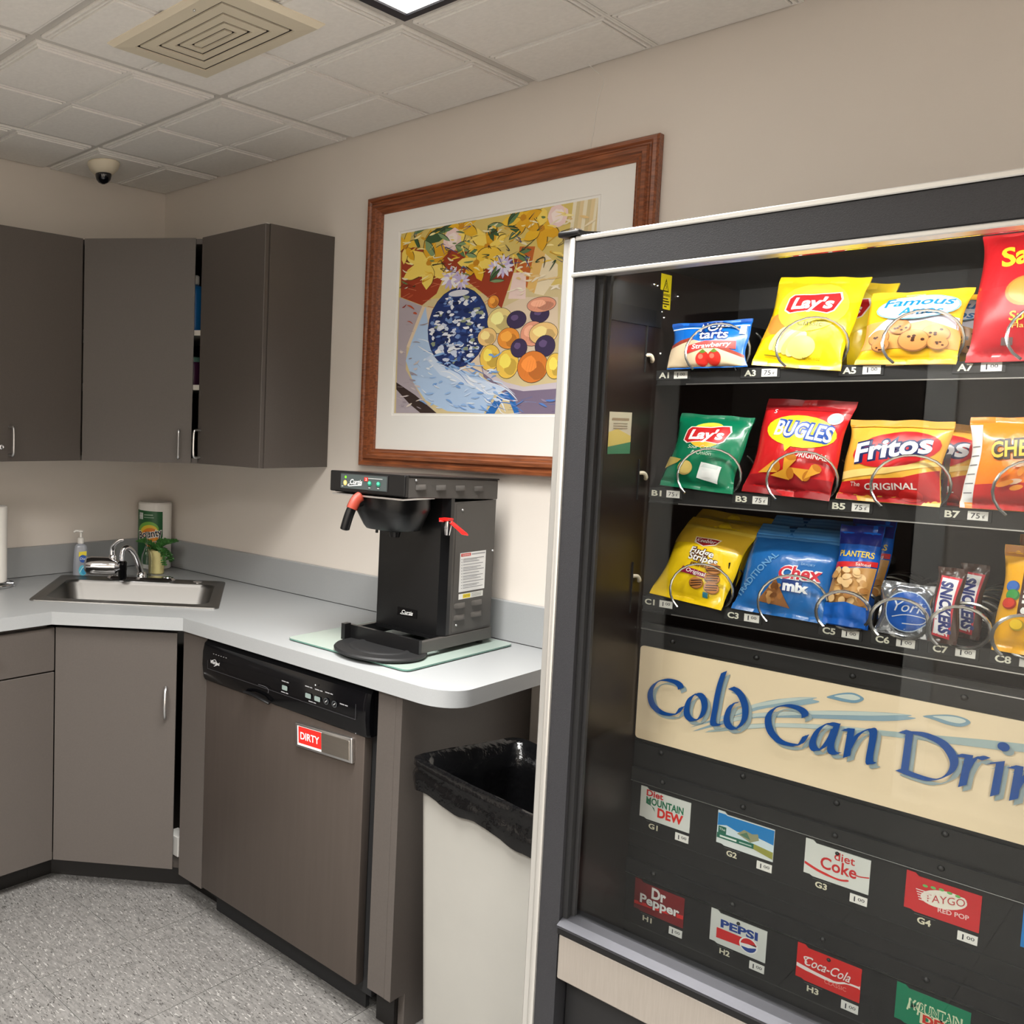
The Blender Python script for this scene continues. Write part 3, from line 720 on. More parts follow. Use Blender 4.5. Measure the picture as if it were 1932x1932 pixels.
ART= [('redcloth', [(0.003, 0.93), (0.012, 0.649), (0.143, 0.591), (0.225, 0.646), (0.271, 0.756), (0.403, 0.683), (0.579, 0.535), (0.648, 0.77), (0.492, 0.819), (0.296, 0.867)]), ('cream', [(0.004, 0.65), (0.144, 0.586), (0.451, 0.492), (0.579, 0.535), (0.684, 0.579), (0.846, 0.562), (0.856, 0.371), (0.703, 0.202), (0.327, 0.215), (0.055, 0.375)]), ('lav', [(0.004, 0.65), (0.144, 0.586), (0.061, 0.374), (0.061, 0.244), (0.167, 0.081), (0.255, -0.003), (0.011, 0.001)]), ('dark', [(0.006, 0.174), (0.123, 0.102), (0.255, 0.002), (0.16, 0.002), (0.092, 0.052), (0.008, 0.134)]), ('bowl', [(0.469, 0.322), (0.511, 0.237), (0.579, 0.17), (0.689, 0.131), (0.867, 0.136), (0.874, 0.001), (0.695, -0.0), (0.6, 0.114), (0.503, 0.19)]), ('bowlrim', [(0.479, 0.303), (0.521, 0.218), (0.616, 0.16), (0.706, 0.135), (0.867, 0.154), (0.868, 0.123), (0.707, 0.113), (0.599, 0.137), (0.502, 0.209)]), ('cloth', [(0.165, 0.584), (0.088, 0.393), (0.059, 0.294), (0.109, 0.172), (0.188, 0.071), (0.316, 0.012), (0.513, -0.001), (0.564, 0.096), (0.617, 0.128), (0.523, 0.167), (0.415, 0.221), (0.294, 0.255), (0.207, 0.346)]), ('cloth2', [(0.219, 0.326), (0.264, 0.256), (0.387, 0.203), (0.524, 0.162), (0.618, 0.123), (0.564, 0.096), (0.389, 0.156), (0.266, 0.207), (0.178, 0.299)]), ('band', [(0.522, -0.001), (0.583, 0.096), (0.627, 0.114), (0.665, 0.077), (0.695, -0.0), (0.669, -0.0), (0.639, 0.068), (0.611, 0.077), (0.569, -0.001)]), ('orange', [(0.654, 0.831), (0.728, 0.82), (0.699, 0.621), (0.643, 0.708)]), ('yel', [(0.728, 0.82), (0.777, 0.778), (0.735, 0.591), (0.699, 0.621)]), ('crm2', [(0.777, 0.778), (0.838, 0.717), (0.84, 0.665), (0.779, 0.577), (0.735, 0.591)]), ('jar', [(0.629, 0.705), (0.691, 0.702), (0.695, 0.569), (0.609, 0.578)]), ('vase', [(0.35, 0.453), (0.165, 0.211)]), ('pear', [(0.573, 0.472), (0.063, 0.064)]), ('fig', [(0.656, 0.47), (0.047, 0.043)]), ('fig', [(0.766, 0.487), (0.044, 0.04)]), ('peach', [(0.772, 0.534), (0.067, 0.036)]), ('peach', [(0.737, 0.395), (0.057, 0.06)]), ('orangef', [(0.621, 0.38), (0.054, 0.052)]), ('apricot', [(0.512, 0.394), (0.048, 0.046)]), ('apricot', [(0.788, 0.393), (0.066, 0.053)]), ('fig', [(0.799, 0.331), (0.046, 0.051)]), ('lemon', [(0.532, 0.287), (0.051, 0.066)]), ('lemon', [(0.622, 0.251), (0.055, 0.072)]), ('fig', [(0.675, 0.328), (0.039, 0.046)]), ('bigpeach', [(0.745, 0.232), (0.072, 0.077)]), ('lemon', [(0.85, 0.232), (0.041, 0.061)]), ('orangef', [(0.536, 0.571), (0.028, 0.032)]), ('F', [(0.175, 0.817), (0.153, 0.136)]), ('F', [(0.49, 0.856), (0.127, 0.129)]), ('F', [(0.754, 0.903), (0.107, 0.104)]), ('F', [(0.437, 0.781), (0.103, 0.093)]), ('F', [(0.031, 0.926), (0.076, 0.11)]), ('F', [(0.35, 0.98), (0.106, 0.076)]), ('F', [(0.665, 0.97), (0.102, 0.071)]), ('W', [(0.303, 0.719), (0.057, 0.052)]), ('W', [(0.363, 0.697), (0.044, 0.038)]), ('W', [(0.578, 0.744), (0.054, 0.054)]), ('W', [(0.533, 0.741), (0.036, 0.036)]), ('P', [(0.303, 0.922), (0.05, 0.057)]), ('P', [(0.826, 0.95), (0.049, 0.052)]), ('G', [(0.19, 0.94), (0.072, 0.059)]), ('G', [(0.251, 0.969), (0.06, 0.029)]), ('G', [(0.354, 0.886), (0.059, 0.028)]), ('G', [(0.396, 0.833), (0.029, 0.047)]), ('G', [(0.656, 0.795), (0.026, 0.054)]), ('G', [(0.626, 0.871), (0.044, 0.022)]), ('G', [(0.522, 0.96), (0.055, 0.036)]), ('G', [(0.115, 0.982), (0.063, 0.029)]), ('G', [(0.622, 0.943), (0.053, 0.031)]), ('G', [(0.526, 0.677), (0.023, 0.056)])]

# ================================================================== DISHWASHER
dw = thing('dishwasher', 'stainless steel dishwasher with a black control panel', 'dishwasher', (1.305, -0.3, 0))
mb = MB(); mb.box(1.012, 1.632, -0.565, -0.03, 0.06, 0.868); mb.build('tub', 'black_matte', dw, smooth=False)
MB().rbox(1.0035, 1.607, -0.598, -0.566, 0.089, 0.742, 0.004, 2).build('door', 'steel_door', dw)
mb = MB()
prof = [(-0.566, 0.742), (-0.600, 0.742), (-0.606, 0.752), (-0.612, 0.79), (-0.611, 0.83), (-0.604, 0.855), (-0.59, 0.866), (-0.566, 0.868)]
def cpx(x, k): return [(x, -0.566 + (y + 0.566) * k, 0.805 + (z - 0.805) * (0.96 + 0.04 * k)) for y, z in prof]
mb.loops([cpx(0.992, 0.75), cpx(0.998, 0.93), cpx(1.006, 1.0), cpx(1.606, 1.0), cpx(1.614, 0.93), cpx(1.620, 0.75)])
mb.build('control_panel', 'black_gloss', dw, angle=25)
mb = MB(); mb.box(1.02, 1.60, -0.545, -0.53, 0.006, 0.085); mb.build('kick_plate', 'black_matte', dw, smooth=False)
mb = MB(); mb.tube(cr([(1.285, -0.611, 0.745), (1.255, -0.618, 0.752), (1.215, -0.618, 0.756), (1.185, -0.611, 0.752)], 5), 0.004, 8, squash=1.6); mb.build('latch_lip', 'black_plastic', dw)
p = PR(); wh = (205, 205, 205)
cm = flat((1.0, -0.6125, 0.745), (1, 0, 0), (0, 0, 1))
p.text('Whirlpool', 0.058, 0.058, 0.010, (225, 225, 225), al='C', shear=0.1, bold=0.01, fit=0.040)
p.stroke([(0.046, 0.067), (0.060, 0.072), (0.068, 0.06), (0.055, 0.052)], 0.0012, (225, 225, 225))
for k in range(6): p.rect(0.05 + k * 0.011, 0.055 + k * 0.011, 0.088, 0.0895, (150, 150, 150))
for (x, y, t) in ((0.345, 0.075, 'Heated Dry'), (0.43, 0.082, 'Pots Pans'), (0.465, 0.082, 'Normal'), (0.5, 0.083, 'Sanitized'), (0.345, 0.045, 'Options'), (0.445, 0.045, 'Cycles'), (0.55, 0.066, 'Start')):
    p.rect(x - 0.013, x + 0.002, y, y + 0.0028, (150, 150, 152)); p.rect(x + 0.004, x + 0.013, y, y + 0.0028, (150, 150, 152))
for x in (0.345, 0.43, 0.462): p.rrect(x - 0.010, x + 0.010, 0.053, 0.066, 0.003, (128, 142, 138))
for x in (0.492, 0.52): p.ell(x, 0.061, 0.0085, 0.0085, (70, 74, 76)); p.ell(x, 0.061, 0.0065, 0.0065, (20, 20, 22)); p.stroke([(x - 0.003, 0.058), (x + 0.003, 0.064)], 0.0015, wh, 0)
p.ell(0.455, 0.095, 0.002, 0.002, wh)
for (a, b, c, d) in ((0.03, 0.59, 0.040, 0.0408), (0.03, 0.0308, 0.040, 0.066), (0.589, 0.5898, 0.04, 0.08)): p.rect(a, b, c, d, (74, 74, 78))
p.stroke([(0.245, 0.045), (0.275, 0.045), (0.285, 0.04), (0.285, 0.03)], 0.0012, (90, 90, 95))
p.build('panel_markings', cm, dw)
# sliding clean / dirty magnet
mg = thing('dishwasher_magnet', 'silver sliding sign magnet reading DIRTY on the dishwasher door', 'magnet', (1.48, -0.598, 0.69))
q = Matrix.Rotation(math.radians(-3.5), 3, 'Y')
def mgx(P): return Vector((1.4805, -0.5984, 0.6925)) + q @ Vector(P)
mb = MB(); mb.rbox(-0.0975, 0.0975, -0.012, 0, -0.033, 0.033, 0.004, 3).xf(mgx); mb.build('holder', 'satin_metal', mg)
mb = MB(); mb.rbox(-0.003, 0.09, -0.0145, -0.011, -0.025, 0.025, 0.001, 1).xf(mgx); mb.build('slider', 'steel', mg)
p = PR(); p.rect(-0.088, -0.001, -0.026, 0.026, (235, 232, 228)); p.rect(-0.084, -0.004, -0.020, 0.025, (214, 42, 36)); p.text('DIRTY', -0.044, -0.008, 0.0185, (248, 240, 236), bold=0.016, fit=0.066)
p.rect(0.006, 0.018, 0.018, 0.0195, (110, 110, 110))
_ex = q @ Vector((1, 0, 0)); _ey = q @ Vector((0, 0, 1))
p.build('sign_print', flat(mgx((0, -0.0121, 0)), _ex, _ey), mg)

# ================================================================== FRAMED PICTURE
pic = thing('framed_picture', 'brown wood framed still life print of flowers, vase and fruit', 'picture', (1.529, -0.02, 1.388))
FX0, FX1, FZ0, FZ1 = 1.086, 1.974, 1.388, 2.246
mb = MB(); rings = []
for (ins, y) in ((0.0, -0.002), (0.0, -0.024), (0.004, -0.030), (0.012, -0.031), (0.017, -0.026), (0.021, -0.026), (0.026, -0.033), (0.036, -0.033), (0.040, -0.027), (0.047, -0.025), (0.052, -0.018), (0.0565, -0.016), (0.0565, -0.008)):
    rings.append([(FX0 + ins, y, FZ0 + ins), (FX1 - ins, y, FZ0 + ins), (FX1 - ins, y, FZ1 - ins), (FX0 + ins, y, FZ1 - ins)])
mb.loops(rings, False, False); mb.build('frame', 'frame_wood', pic, angle=15)
mb = MB()
MX0, MX1, MZ0, MZ1 = FX0 + 0.055, FX1 - 0.055, FZ0 + 0.055, FZ1 - 0.055
AX0, AX1, AZ0, AZ1 = 1.201, 1.832, 1.553, 2.128
mb.loops([[(MX0, -0.012, MZ0), (MX1, -0.012, MZ0), (MX1, -0.012, MZ1), (MX0, -0.012, MZ1)],
          [(AX0, -0.012, AZ0), (AX1, -0.012, AZ0), (AX1, -0.012, AZ1), (AX0, -0.012, AZ1)],
          [(AX0 + 0.002, -0.0095, AZ0 + 0.002), (AX1 - 0.002, -0.0095, AZ0 + 0.002), (AX1 - 0.002, -0.0095, AZ1 - 0.002), (AX0 + 0.002, -0.0095, AZ1 - 0.002)]], False, False)
mb.build('mat_board', 'white_paper', pic, smooth=False)
mb = MB(); mb.box(MX0, MX1, -0.0092, -0.004, MZ0, MZ1); mb.build('backing', 'white_paper', pic, smooth=False)
# the still life: flat shapes of paint
R = random.Random(5)
AC = dict(redcloth=(160, 62, 34), cream=(226, 206, 180), lav=(178, 168, 176), dark=(58, 44, 40), bowl=(126, 112, 136), bowlrim=(206, 196, 204), cloth=(178, 204, 236), cloth2=(206, 222, 244), band=(40, 108, 184),
          orange=(196, 104, 44), yel=(232, 190, 112), crm2=(238, 222, 188), jar=(240, 214, 206), vase=(34, 54, 112), pear=(236, 214, 140), fig=(62, 50, 84), peach=(232, 160, 132), orangef=(236, 150, 58), apricot=(240, 200, 130), lemon=(242, 200, 84), bigpeach=(222, 128, 52))
AW, AH = 0.615, 0.560
p = PR()
def P2(u): return (u[0] * AW, u[1] * AH)
p.rect(0, AW, 0, AH, (214, 196, 150))
p.rect(0, AW * 0.9, AH * 0.62, AH, (220, 196, 112))
for k in range(9):    # pale stripes at the upper right
    x = AW * (0.86 + 0.016 * k); p.poly([(x, AH * 0.55), (x + 0.008, AH * 0.55), (min(AW, x + 0.03), AH), (min(AW, x + 0.02), AH)], ((238, 228, 200), (214, 196, 150), (228, 206, 160))[k % 3])
def blob(cx, cy, rx, ry, c, n=14, j=0.12):
    p.poly([(max(0, min(AW, cx + rx * math.cos(2 * math.pi * i / n) * (1 + R.uniform(-j, j)))), max(0, min(AH, cy + ry * math.sin(2 * math.pi * i / n) * (1 + R.uniform(-j, j))))) for i in range(n)], c)
def petal(cx, cy, a, L_, w, c, line=None):
    d = Vector((math.cos(a), math.sin(a))); e = Vector((-d.y, d.x)); o = Vector((cx, cy))
    pts = [o, o + d * L_ * 0.35 + e * w, o + d * L_ * 0.75 + e * w * 0.8, o + d * L_, o + d * L_ * 0.75 - e * w * 0.8, o + d * L_ * 0.35 - e * w]
    pts = [(max(0, min(AW, q.x)), max(0, min(AH, q.y))) for q in pts]
    p.poly(pts, c)
    if line: p.stroke([pts[0], pts[1], pts[2], pts[3]], 0.0022, line, 3, True)
for (nm, g) in ART:
    if nm in ('vase', 'F', 'W', 'P', 'G') or len(g) == 2: continue
    p.poly([(max(0, min(AW, P2(q)[0])), max(0, min(AH, P2(q)[1]))) for q in g], AC[nm])
for k in range(16):   # strokes on the red cloth
    x, y = R.uniform(0.01, 0.3) * AW, R.uniform(0.58, 0.72) * AH
    if k > 7: x, y = R.uniform(0.36, 0.52) * AW, R.uniform(0.56, 0.68) * AH
    p.stroke([(x, y), (x + 0.03, y + R.uniform(-0.012, 0.012))], 0.0016, (206, 118, 84), 0)
for k in range(26):   # folds of the cloth
    t = R.random(); x = (0.08 + 0.5 * t) * AW; y = (0.36 - 0.3 * t + R.uniform(-0.03, 0.1)) * AH
    if y > 0.01: p.stroke([(x, y), (x + R.uniform(0.02, 0.05), y - R.uniform(0.0, 0.03)), (x + R.uniform(0.06, 0.09), max(0.004, y - R.uniform(0.02, 0.05)))], R.uniform(0.002, 0.005), R.choice([(120, 156, 210), (150, 180, 224), (222, 232, 248), (90, 130, 196), (234, 238, 246)]), 4, True)
for k in range(14):   # background brush marks, lower left
    x, y = R.uniform(0.01, 0.13) * AW, R.uniform(0.03, 0.5) * AH
    p.stroke([(x, y), (x + 0.02, y + R.uniform(-0.02, 0.02))], 0.004, R.choice([(196, 186, 190), (156, 146, 156), (210, 196, 186)]), 0, True)
for k in range(14):
    x, y = R.uniform(0.62, 0.96) * AW, R.uniform(0.01, 0.1) * AH
    p.stroke([(x, y), (x + 0.035, y + R.uniform(-0.004, 0.01))], 0.004, R.choice([(92, 80, 108), (70, 110, 176), (170, 160, 178), (120, 150, 200)]), 0, True)
LN = (46, 36, 40)
for (nm, g) in ART:
    if nm in ('F', 'W', 'P', 'G') or len(g) != 2: continue
    (cx, cy), (rx, ry) = P2(g[0]), P2(g[1]); rx, ry = abs(rx), abs(ry)
    p.ell(cx, cy, rx + 0.0012, ry + 0.0012, LN); p.ell(cx, cy, rx, ry, AC[nm])
    if nm == 'vase':
        for k in range(230):
            a, r_ = R.uniform(0, 6.283), math.sqrt(R.random()) * 0.9
            x, y = cx + rx * r_ * math.cos(a), cy + ry * r_ * math.sin(a)
            blob(x, y, R.uniform(0.003, 0.013), R.uniform(0.002, 0.008), R.choice([(232, 236, 244), (240, 242, 246), (206, 216, 236), (120, 150, 204), (60, 90, 160), (22, 34, 78), (24, 40, 92), (150, 160, 130)]), 7, 0.35)
        p.ell(cx, cy + ry * 0.86, rx * 0.34, ry * 0.08, (222, 224, 236))
    elif nm != 'fig':
        hi = tuple(min(255, int(c * 1.12 + 10)) for c in AC[nm]); lo = tuple(int(c * 0.84) for c in AC[nm])
        blob(cx + rx * 0.28, cy - ry * 0.22, rx * 0.55, ry * 0.6, lo); blob(cx - rx * 0.22, cy + ry * 0.2, rx * 0.5, ry * 0.5, hi)
        if nm in ('peach', 'bigpeach'):
            for k in range(6): p.stroke([(cx - rx * 0.5 + 0.008 * k, cy - ry * 0.6), (cx - rx * 0.3 + 0.008 * k, cy + ry * 0.4)], 0.002, (206, 84, 52), 0, True)
    else:
        blob(cx - rx * 0.2, cy + ry * 0.25, rx * 0.4, ry * 0.35, (104, 84, 128))
for (nm, g) in ART:
    if len(g) != 2 or nm not in ('F', 'W', 'P', 'G'): continue
    (cx, cy), (rx, ry) = P2(g[0]), P2(g[1]); rx, ry = abs(rx), abs(ry)
    if nm == 'F':
        a0 = R.uniform(0, 6.28)
        for k in range(6):
            c = R.choice([(242, 200, 66), (236, 186, 44), (248, 218, 104), (228, 172, 36)])
            petal(cx, cy, a0 + k * 1.047 + R.uniform(-.2, .2), max(rx, ry) * R.uniform(0.8, 1.1), rx * 0.24, c, (92, 70, 26))
        blob(cx, cy, 0.010, 0.009, (206, 142, 30))
    elif nm == 'W':
        for k in range(12): petal(cx, cy, k * 0.5236, rx * 1.05, rx * 0.16, R.choice([(244, 240, 246), (226, 220, 240), (200, 186, 226)]), None)
        blob(cx, cy, 0.005, 0.005, (226, 186, 80))
    elif nm == 'P':
        blob(cx, cy, rx, ry, (240, 212, 208)); blob(cx, cy, rx * 0.6, ry * 0.6, (248, 232, 226))
    else:
        for k in range(3): petal(cx - rx * 0.6, cy, R.uniform(-1.2, 1.2), max(rx, ry) * 1.5, min(rx, ry) * 0.35, R.choice([(64, 92, 58), (96, 128, 84), (130, 156, 110)]), (30, 40, 34))
for k in range(420):  # broken colour over the whole sheet
    x, y = R.uniform(0.01, 0.95) * AW, R.uniform(0.02, 0.97) * AH; u, v = x / AW, y / AH
    if v > 0.72 and u < 0.85: c = R.choice([(250, 224, 120), (240, 200, 70), (252, 236, 170), (206, 160, 40), (236, 226, 190), (112, 130, 80)])
    elif v > 0.5 and u < 0.12: c = R.choice([(186, 84, 52), (140, 48, 28)])
    elif u < 0.14: c = R.choice([(206, 198, 200), (160, 150, 160), (222, 210, 200)])
    elif v < 0.32 and u < 0.62 - 0.2 * v: c = R.choice([(200, 220, 246), (150, 186, 232), (232, 240, 250), (120, 164, 222)])
    elif u > 0.42 and 0.12 < v < 0.56: continue
    elif v < 0.12: c = R.choice([(150, 138, 164), (110, 96, 124), (190, 180, 200), (90, 130, 200)])
    elif u > 0.6: c = R.choice([(244, 230, 200), (232, 200, 140), (250, 240, 220)])
    else: continue
    a = R.uniform(-0.6, 0.6); l_ = R.uniform(0.012, 0.034)
    p.stroke([(x, y), (x + l_ * math.cos(a) / 2, y + l_ * math.sin(a) / 2 + R.uniform(-.003, .003)), (x + l_ * math.cos(a), y + l_ * math.sin(a))], R.uniform(0.003, 0.007), c, 3, True)
for k in range(60):   # dark line work and loose strokes among the flowers
    x, y = R.uniform(0.02, 0.88) * AW, R.uniform(0.7, 0.98) * AH
    p.stroke([(x, y), (x + R.uniform(-0.02, 0.03), y + R.uniform(-0.015, 0.015)), (x + R.uniform(-0.01, 0.045), y + R.uniform(-0.03, 0.03))], R.uniform(0.0015, 0.004), R.choice([(50, 56, 62), (70, 60, 36), (250, 226, 130), (244, 238, 214), (58, 84, 60), (88, 92, 140), (226, 170, 40)]), 4, True)
p.build('still_life_print', flat((1.209, -0.0093, 1.56), (1, 0, 0), (0, 0, 1)), pic, off=0.0002, dk=0.0000022, clip=(0, AW, 0, AH), rough=0.6)

# ================================================================== GLASS BOARD AND COFFEE BREWER
gb = thing('glass_board', 'frosted greenish glass cutting board under the coffee brewer', 'cutting board', (1.48, -0.3, CT))
def gbr(w, h, r, z): return [(x, y, z) for x, y in rrect(w, h, r, 5, 1.480, -0.300)]
mb = MB(); mb.loops([gbr(0.404, 0.486, 0.02, CT + 0.0028), gbr(0.404, 0.486, 0.02, CT + 0.0068)]); mb.build('pane', 'glass_mat', gb, angle=20)
mb = MB(); mb.loops([gbr(0.4046, 0.4866, 0.02, CT + 0.0027), gbr(0.4046, 0.4866, 0.02, CT + 0.0066)], False, False); mb.build('edge', 'glass_edge', gb)
for sx in (-1, 1):
    for sy in (-1, 1):
        MB().lathe([(0.007, 0), (0.007, 0.0027)], (1.48 + sx * 0.17, -0.3 + sy * 0.21, CT + 0.0001), 14).build('foot', 'rubber', gb)
GZ = CT + 0.007
cb = thing('coffee_brewer', 'black commercial coffee brewer with a red hot water tap', 'coffee maker', (1.525, -0.3, GZ))
mb = MB(); mb.box(1.4165, 1.632, -0.297, -0.100, 0.966, 1.3215); mb.build('body', 'coffee_grey', cb, smooth=False)
mb = MB(); mb.prism([(x, y, 0.966) for x, y in [(1.4165, -0.2972), (1.4165, -0.326), (1.4215, -0.332), (1.618, -0.332), (1.6325, -0.312), (1.6325, -0.2972)]], (0, 0, 0.37)); mb.build('front_panel', 'black_plastic', cb, smooth=False)
mb = MB(); mb.box(1.6322, 1.6332, -0.286, -0.104, 0.972, 1.318); mb.build('side_panel', 'coffee_grey', cb, smooth=False)
tilt = lambda P: (P[0], P[1], P[2] - (P[1] + 0.515) * 0.045)
mb = MB(); mb.rbox(1.394, 1.633, -0.498, -0.095, 1.341, 1.394, 0.002, 1).xf(tilt); mb.build('brew_head', 'coffee_grey', cb, smooth=False)
mb = MB(); mb.rbox(1.3925, 1.6345, -0.515, -0.4985, 1.343, 1.398, 0.003, 2); mb.box(1.3925, 1.6345, -0.4985, -0.093, 1.3942, 1.398); mb.xf(tilt); mb.build('head_cover', 'black_plastic', cb, smooth=False)
mb = MB(); mb.box(1.40, 1.628, -0.512, -0.38, 1.3335, 1.3378); mb.build('splash_plate', 'satin_metal', cb, smooth=False)
mb = MB(); mb.rbox(1.430, 1.583, -0.5175, -0.5155, 1.3515, 1.3925, 0.0009, 1); mb.build('control_plate', 'gasket', cb)
p = PR()
p.rrect(0.002, 0.151, 0.002, 0.039, 0.002, (70, 78, 78))
p.ell(0.018, 0.031, 0.0036, 0.0036, (120, 222, 40)); p.ell(0.017, 0.016, 0.006, 0.007, (240, 196, 110)); p.ell(0.017, 0.016, 0.0035, 0.0042, (248, 220, 150))
p.rect(0.006, 0.011, 0.006, 0.0075, (210, 210, 210))
p.text('Curtis', 0.052, 0.014, 0.0125, (236, 236, 232), shear=0.25, bold=0.02, fit=0.04)
p.stroke([(0.032, 0.014), (0.027, 0.011), (0.030, 0.0085), (0.045, 0.010), (0.072, 0.013)], 0.0022, (236, 236, 232))
p.rect(0.080, 0.092, 0.024, 0.034, (206, 50, 44)); p.text('2', 0.086, 0.026, 0.006, (240, 230, 226)); p.rect(0.093, 0.138, 0.0315, 0.0328, (200, 200, 200))
for x in (0.098, 0.126):
    p.ell(x, 0.019, 0.0068, 0.0068, (36, 116, 92)); p.ell(x - 0.001, 0.0205, 0.0045, 0.004, (84, 190, 160)); p.rect(x - 0.003, x + 0.003, 0.007, 0.0085, (210, 210, 210))
p.build('control_print', flat((1.430, -0.5176, 1.3515), (1, 0, 0), (0, 0, 1)), cb, off=0.0002)
# louvers
def louver(y, z, w=0.042):
    mb = MB(); n = 8
    rings = []
    for k in range(n + 1):
        t = k / n; yy = y - w / 2 + w * t; s = math.sin(math.pi * t) ** 0.35 if 0 < t < 1 else 0.02
        rings.append([(1.6330, yy, z - 0.004), (1.6332 + 0.0075 * s, yy, z - 0.004), (1.6332 + 0.0068 * s, yy, z + 0.002), (1.6332 + 0.003 * s, yy, z + 0.007), (1.6330, yy, z + 0.009)])
    mb.loops(rings); return mb.build('louver', 'coffee_grey', cb)
for k in range(4): louver(-0.448 + 0.086 * k, 1.364 - 0.0037 * k)
for (y, z) in ((-0.255, 1.040), (-0.175, 1.040), (-0.255, 1.008), (-0.175, 1.008)): louver(y, z, 0.05)
for (y, z) in ((-0.47, 1.384), (-0.262, 1.30), (-0.109, 1.18), (-0.268, 0.99)):
    MB().ball((1.6338, y, z), 0.0034, 10, 6).build('screw', 'satin_metal', cb)
# stickers on the side
p = PR(); p.rect(0, 0.122, 0, 0.106, (238, 238, 236)); p.rect(0.004, 0.05, 0.096, 0.104, (206, 52, 44)); p.rect(0.054, 0.118, 0.098, 0.102, (170, 170, 172)); p.text('WARNING', 0.027, 0.098, 0.004, (246, 240, 238), fit=0.036)
for k in range(11):
    y = 0.088 - 0.0078 * k
    for x0, x1 in ((0.006, 0.01), (0.014, (0.112, 0.09, 0.108, 0.098)[k % 4])): p.rect(x0, x1, y, y + 0.0016, (120, 120, 124))
    if k % 3 == 0: p.rect(0.014, 0.08, y - 0.0032, y - 0.002, (140, 140, 144))
p.build('warning_label', flat((1.6333, -0.263, 1.078), (0, 1, 0), (0, 0, 1)), cb)
p = PR(); p.rect(0, 0.115, 0, 0.015, (236, 236, 230)); p.rect(0.02, 0.055, 0.002, 0.013, (240, 214, 40)); p.text('CAUTION', 0.0375, 0.005, 0.005, (40, 36, 20), fit=0.03)
for k in range(3): p.rect(0.06, 0.108, 0.003 + 0.004 * k, 0.0042 + 0.004 * k, (130, 130, 130))
p.build('caution_label', flat((1.6333, -0.262, 1.058), (0, 1, 0), (0, 0, 1)), cb)
# name plate low on the front
mb = MB(); mb.rbox(1.492, 1.556, -0.3335, -0.3318, 1.0, 1.0235, 0.0006, 1); mb.build('name_plate', 'black_gloss', cb)
p = PR(); p.text('Curtis', 0.032, 0.0075, 0.0095, (226, 226, 224), shear=0.25, bold=0.02, fit=0.036); p.stroke([(0.014, 0.008), (0.011, 0.0055), (0.02, 0.0055), (0.05, 0.007)], 0.0014, (226, 226, 224))
p.build('name_print', flat((1.492, -0.3336, 1.0), (1, 0, 0), (0, 0, 1)), cb, off=0.0002)
# brew basket
mb = MB()
def bk(w, d, r, cy, z): return [(x, y, z) for x, y in rrect(w, d, r, 6, 1.523, cy)]
mb.loops([bk(0.190, 0.174, 0.080, -0.415, 1.333), bk(0.192, 0.176, 0.081, -0.415, 1.305), bk(0.182, 0.166, 0.076, -0.415, 1.292), bk(0.150, 0.136, 0.062, -0.410, 1.256), bk(0.138, 0.124, 0.056, -0.408, 1.247), bk(0.03, 0.03, 0.014, -0.400, 1.238), bk(0.024, 0.024, 0.0118, -0.400, 1.224)])
mb.build('brew_basket', 'black_plastic', cb)
mb = MB()
hd = cr([(1.490, -0.498, 1.322), (1.486, -0.524, 1.316), (1.480, -0.535, 1.290), (1.474, -0.540, 1.262), (1.470, -0.541, 1.246)], 5)
mb.tube(hd, [0.0145] * 8 + [0.0135] * 8 + [0.0135] * 4 + [0.010], 12, squash=0.7); mb.build('basket_handle', 'black_plastic', cb)
mb = MB(); mb.tube([(1.4895, -0.5065, 1.3325), (1.4875, -0.5185, 1.3260), (1.4868, -0.5245, 1.319), (1.4855, -0.5295, 1.310), (1.4840, -0.532, 1.302)], 0.0160, 12, squash=0.75); mb.build('handle_label', M('brick_red', (150, 58, 42), 0.5), cb)
mb = MB(); mb.box(1.50, 1.505, -0.452, -0.447, 1.236, 1.252); mb.build('basket_pin', 'black_plastic', cb)
# hot water tap
mb = MB(); mb.tube([(1.622, -0.318, 1.268), (1.640, -0.338, 1.268)], 0.006, 12); mb.lathe([(0.0065, -0.031), (0.0085, -0.02), (0.0105, -0.004), (0.0105, 0.006), (0.006, 0.008)], (1.644, -0.342, 1.270), 18); mb.build('hot_water_tap', 'chrome', cb)
mb = MB(); tp = [(1.632, -0.352, 1.2785), (1.651, -0.338, 1.2785), (1.690, -0.318, 1.244), (1.694, -0.320, 1.240), (1.682, -0.330, 1.242), (1.654, -0.345, 1.270), (1.652, -0.346, 1.2725), (1.632, -0.360, 1.2725)]
mb.prism([(x, y - 0.004, z + 0.002) for x, y, z in tp], (-0.006, 0.010, 0.0)); mb.box(1.628, 1.655, -0.358, -0.333, 1.2775, 1.2835); mb.build('tap_lever', M('red_plastic', (206, 32, 28), 0.3), cb, smooth=False)
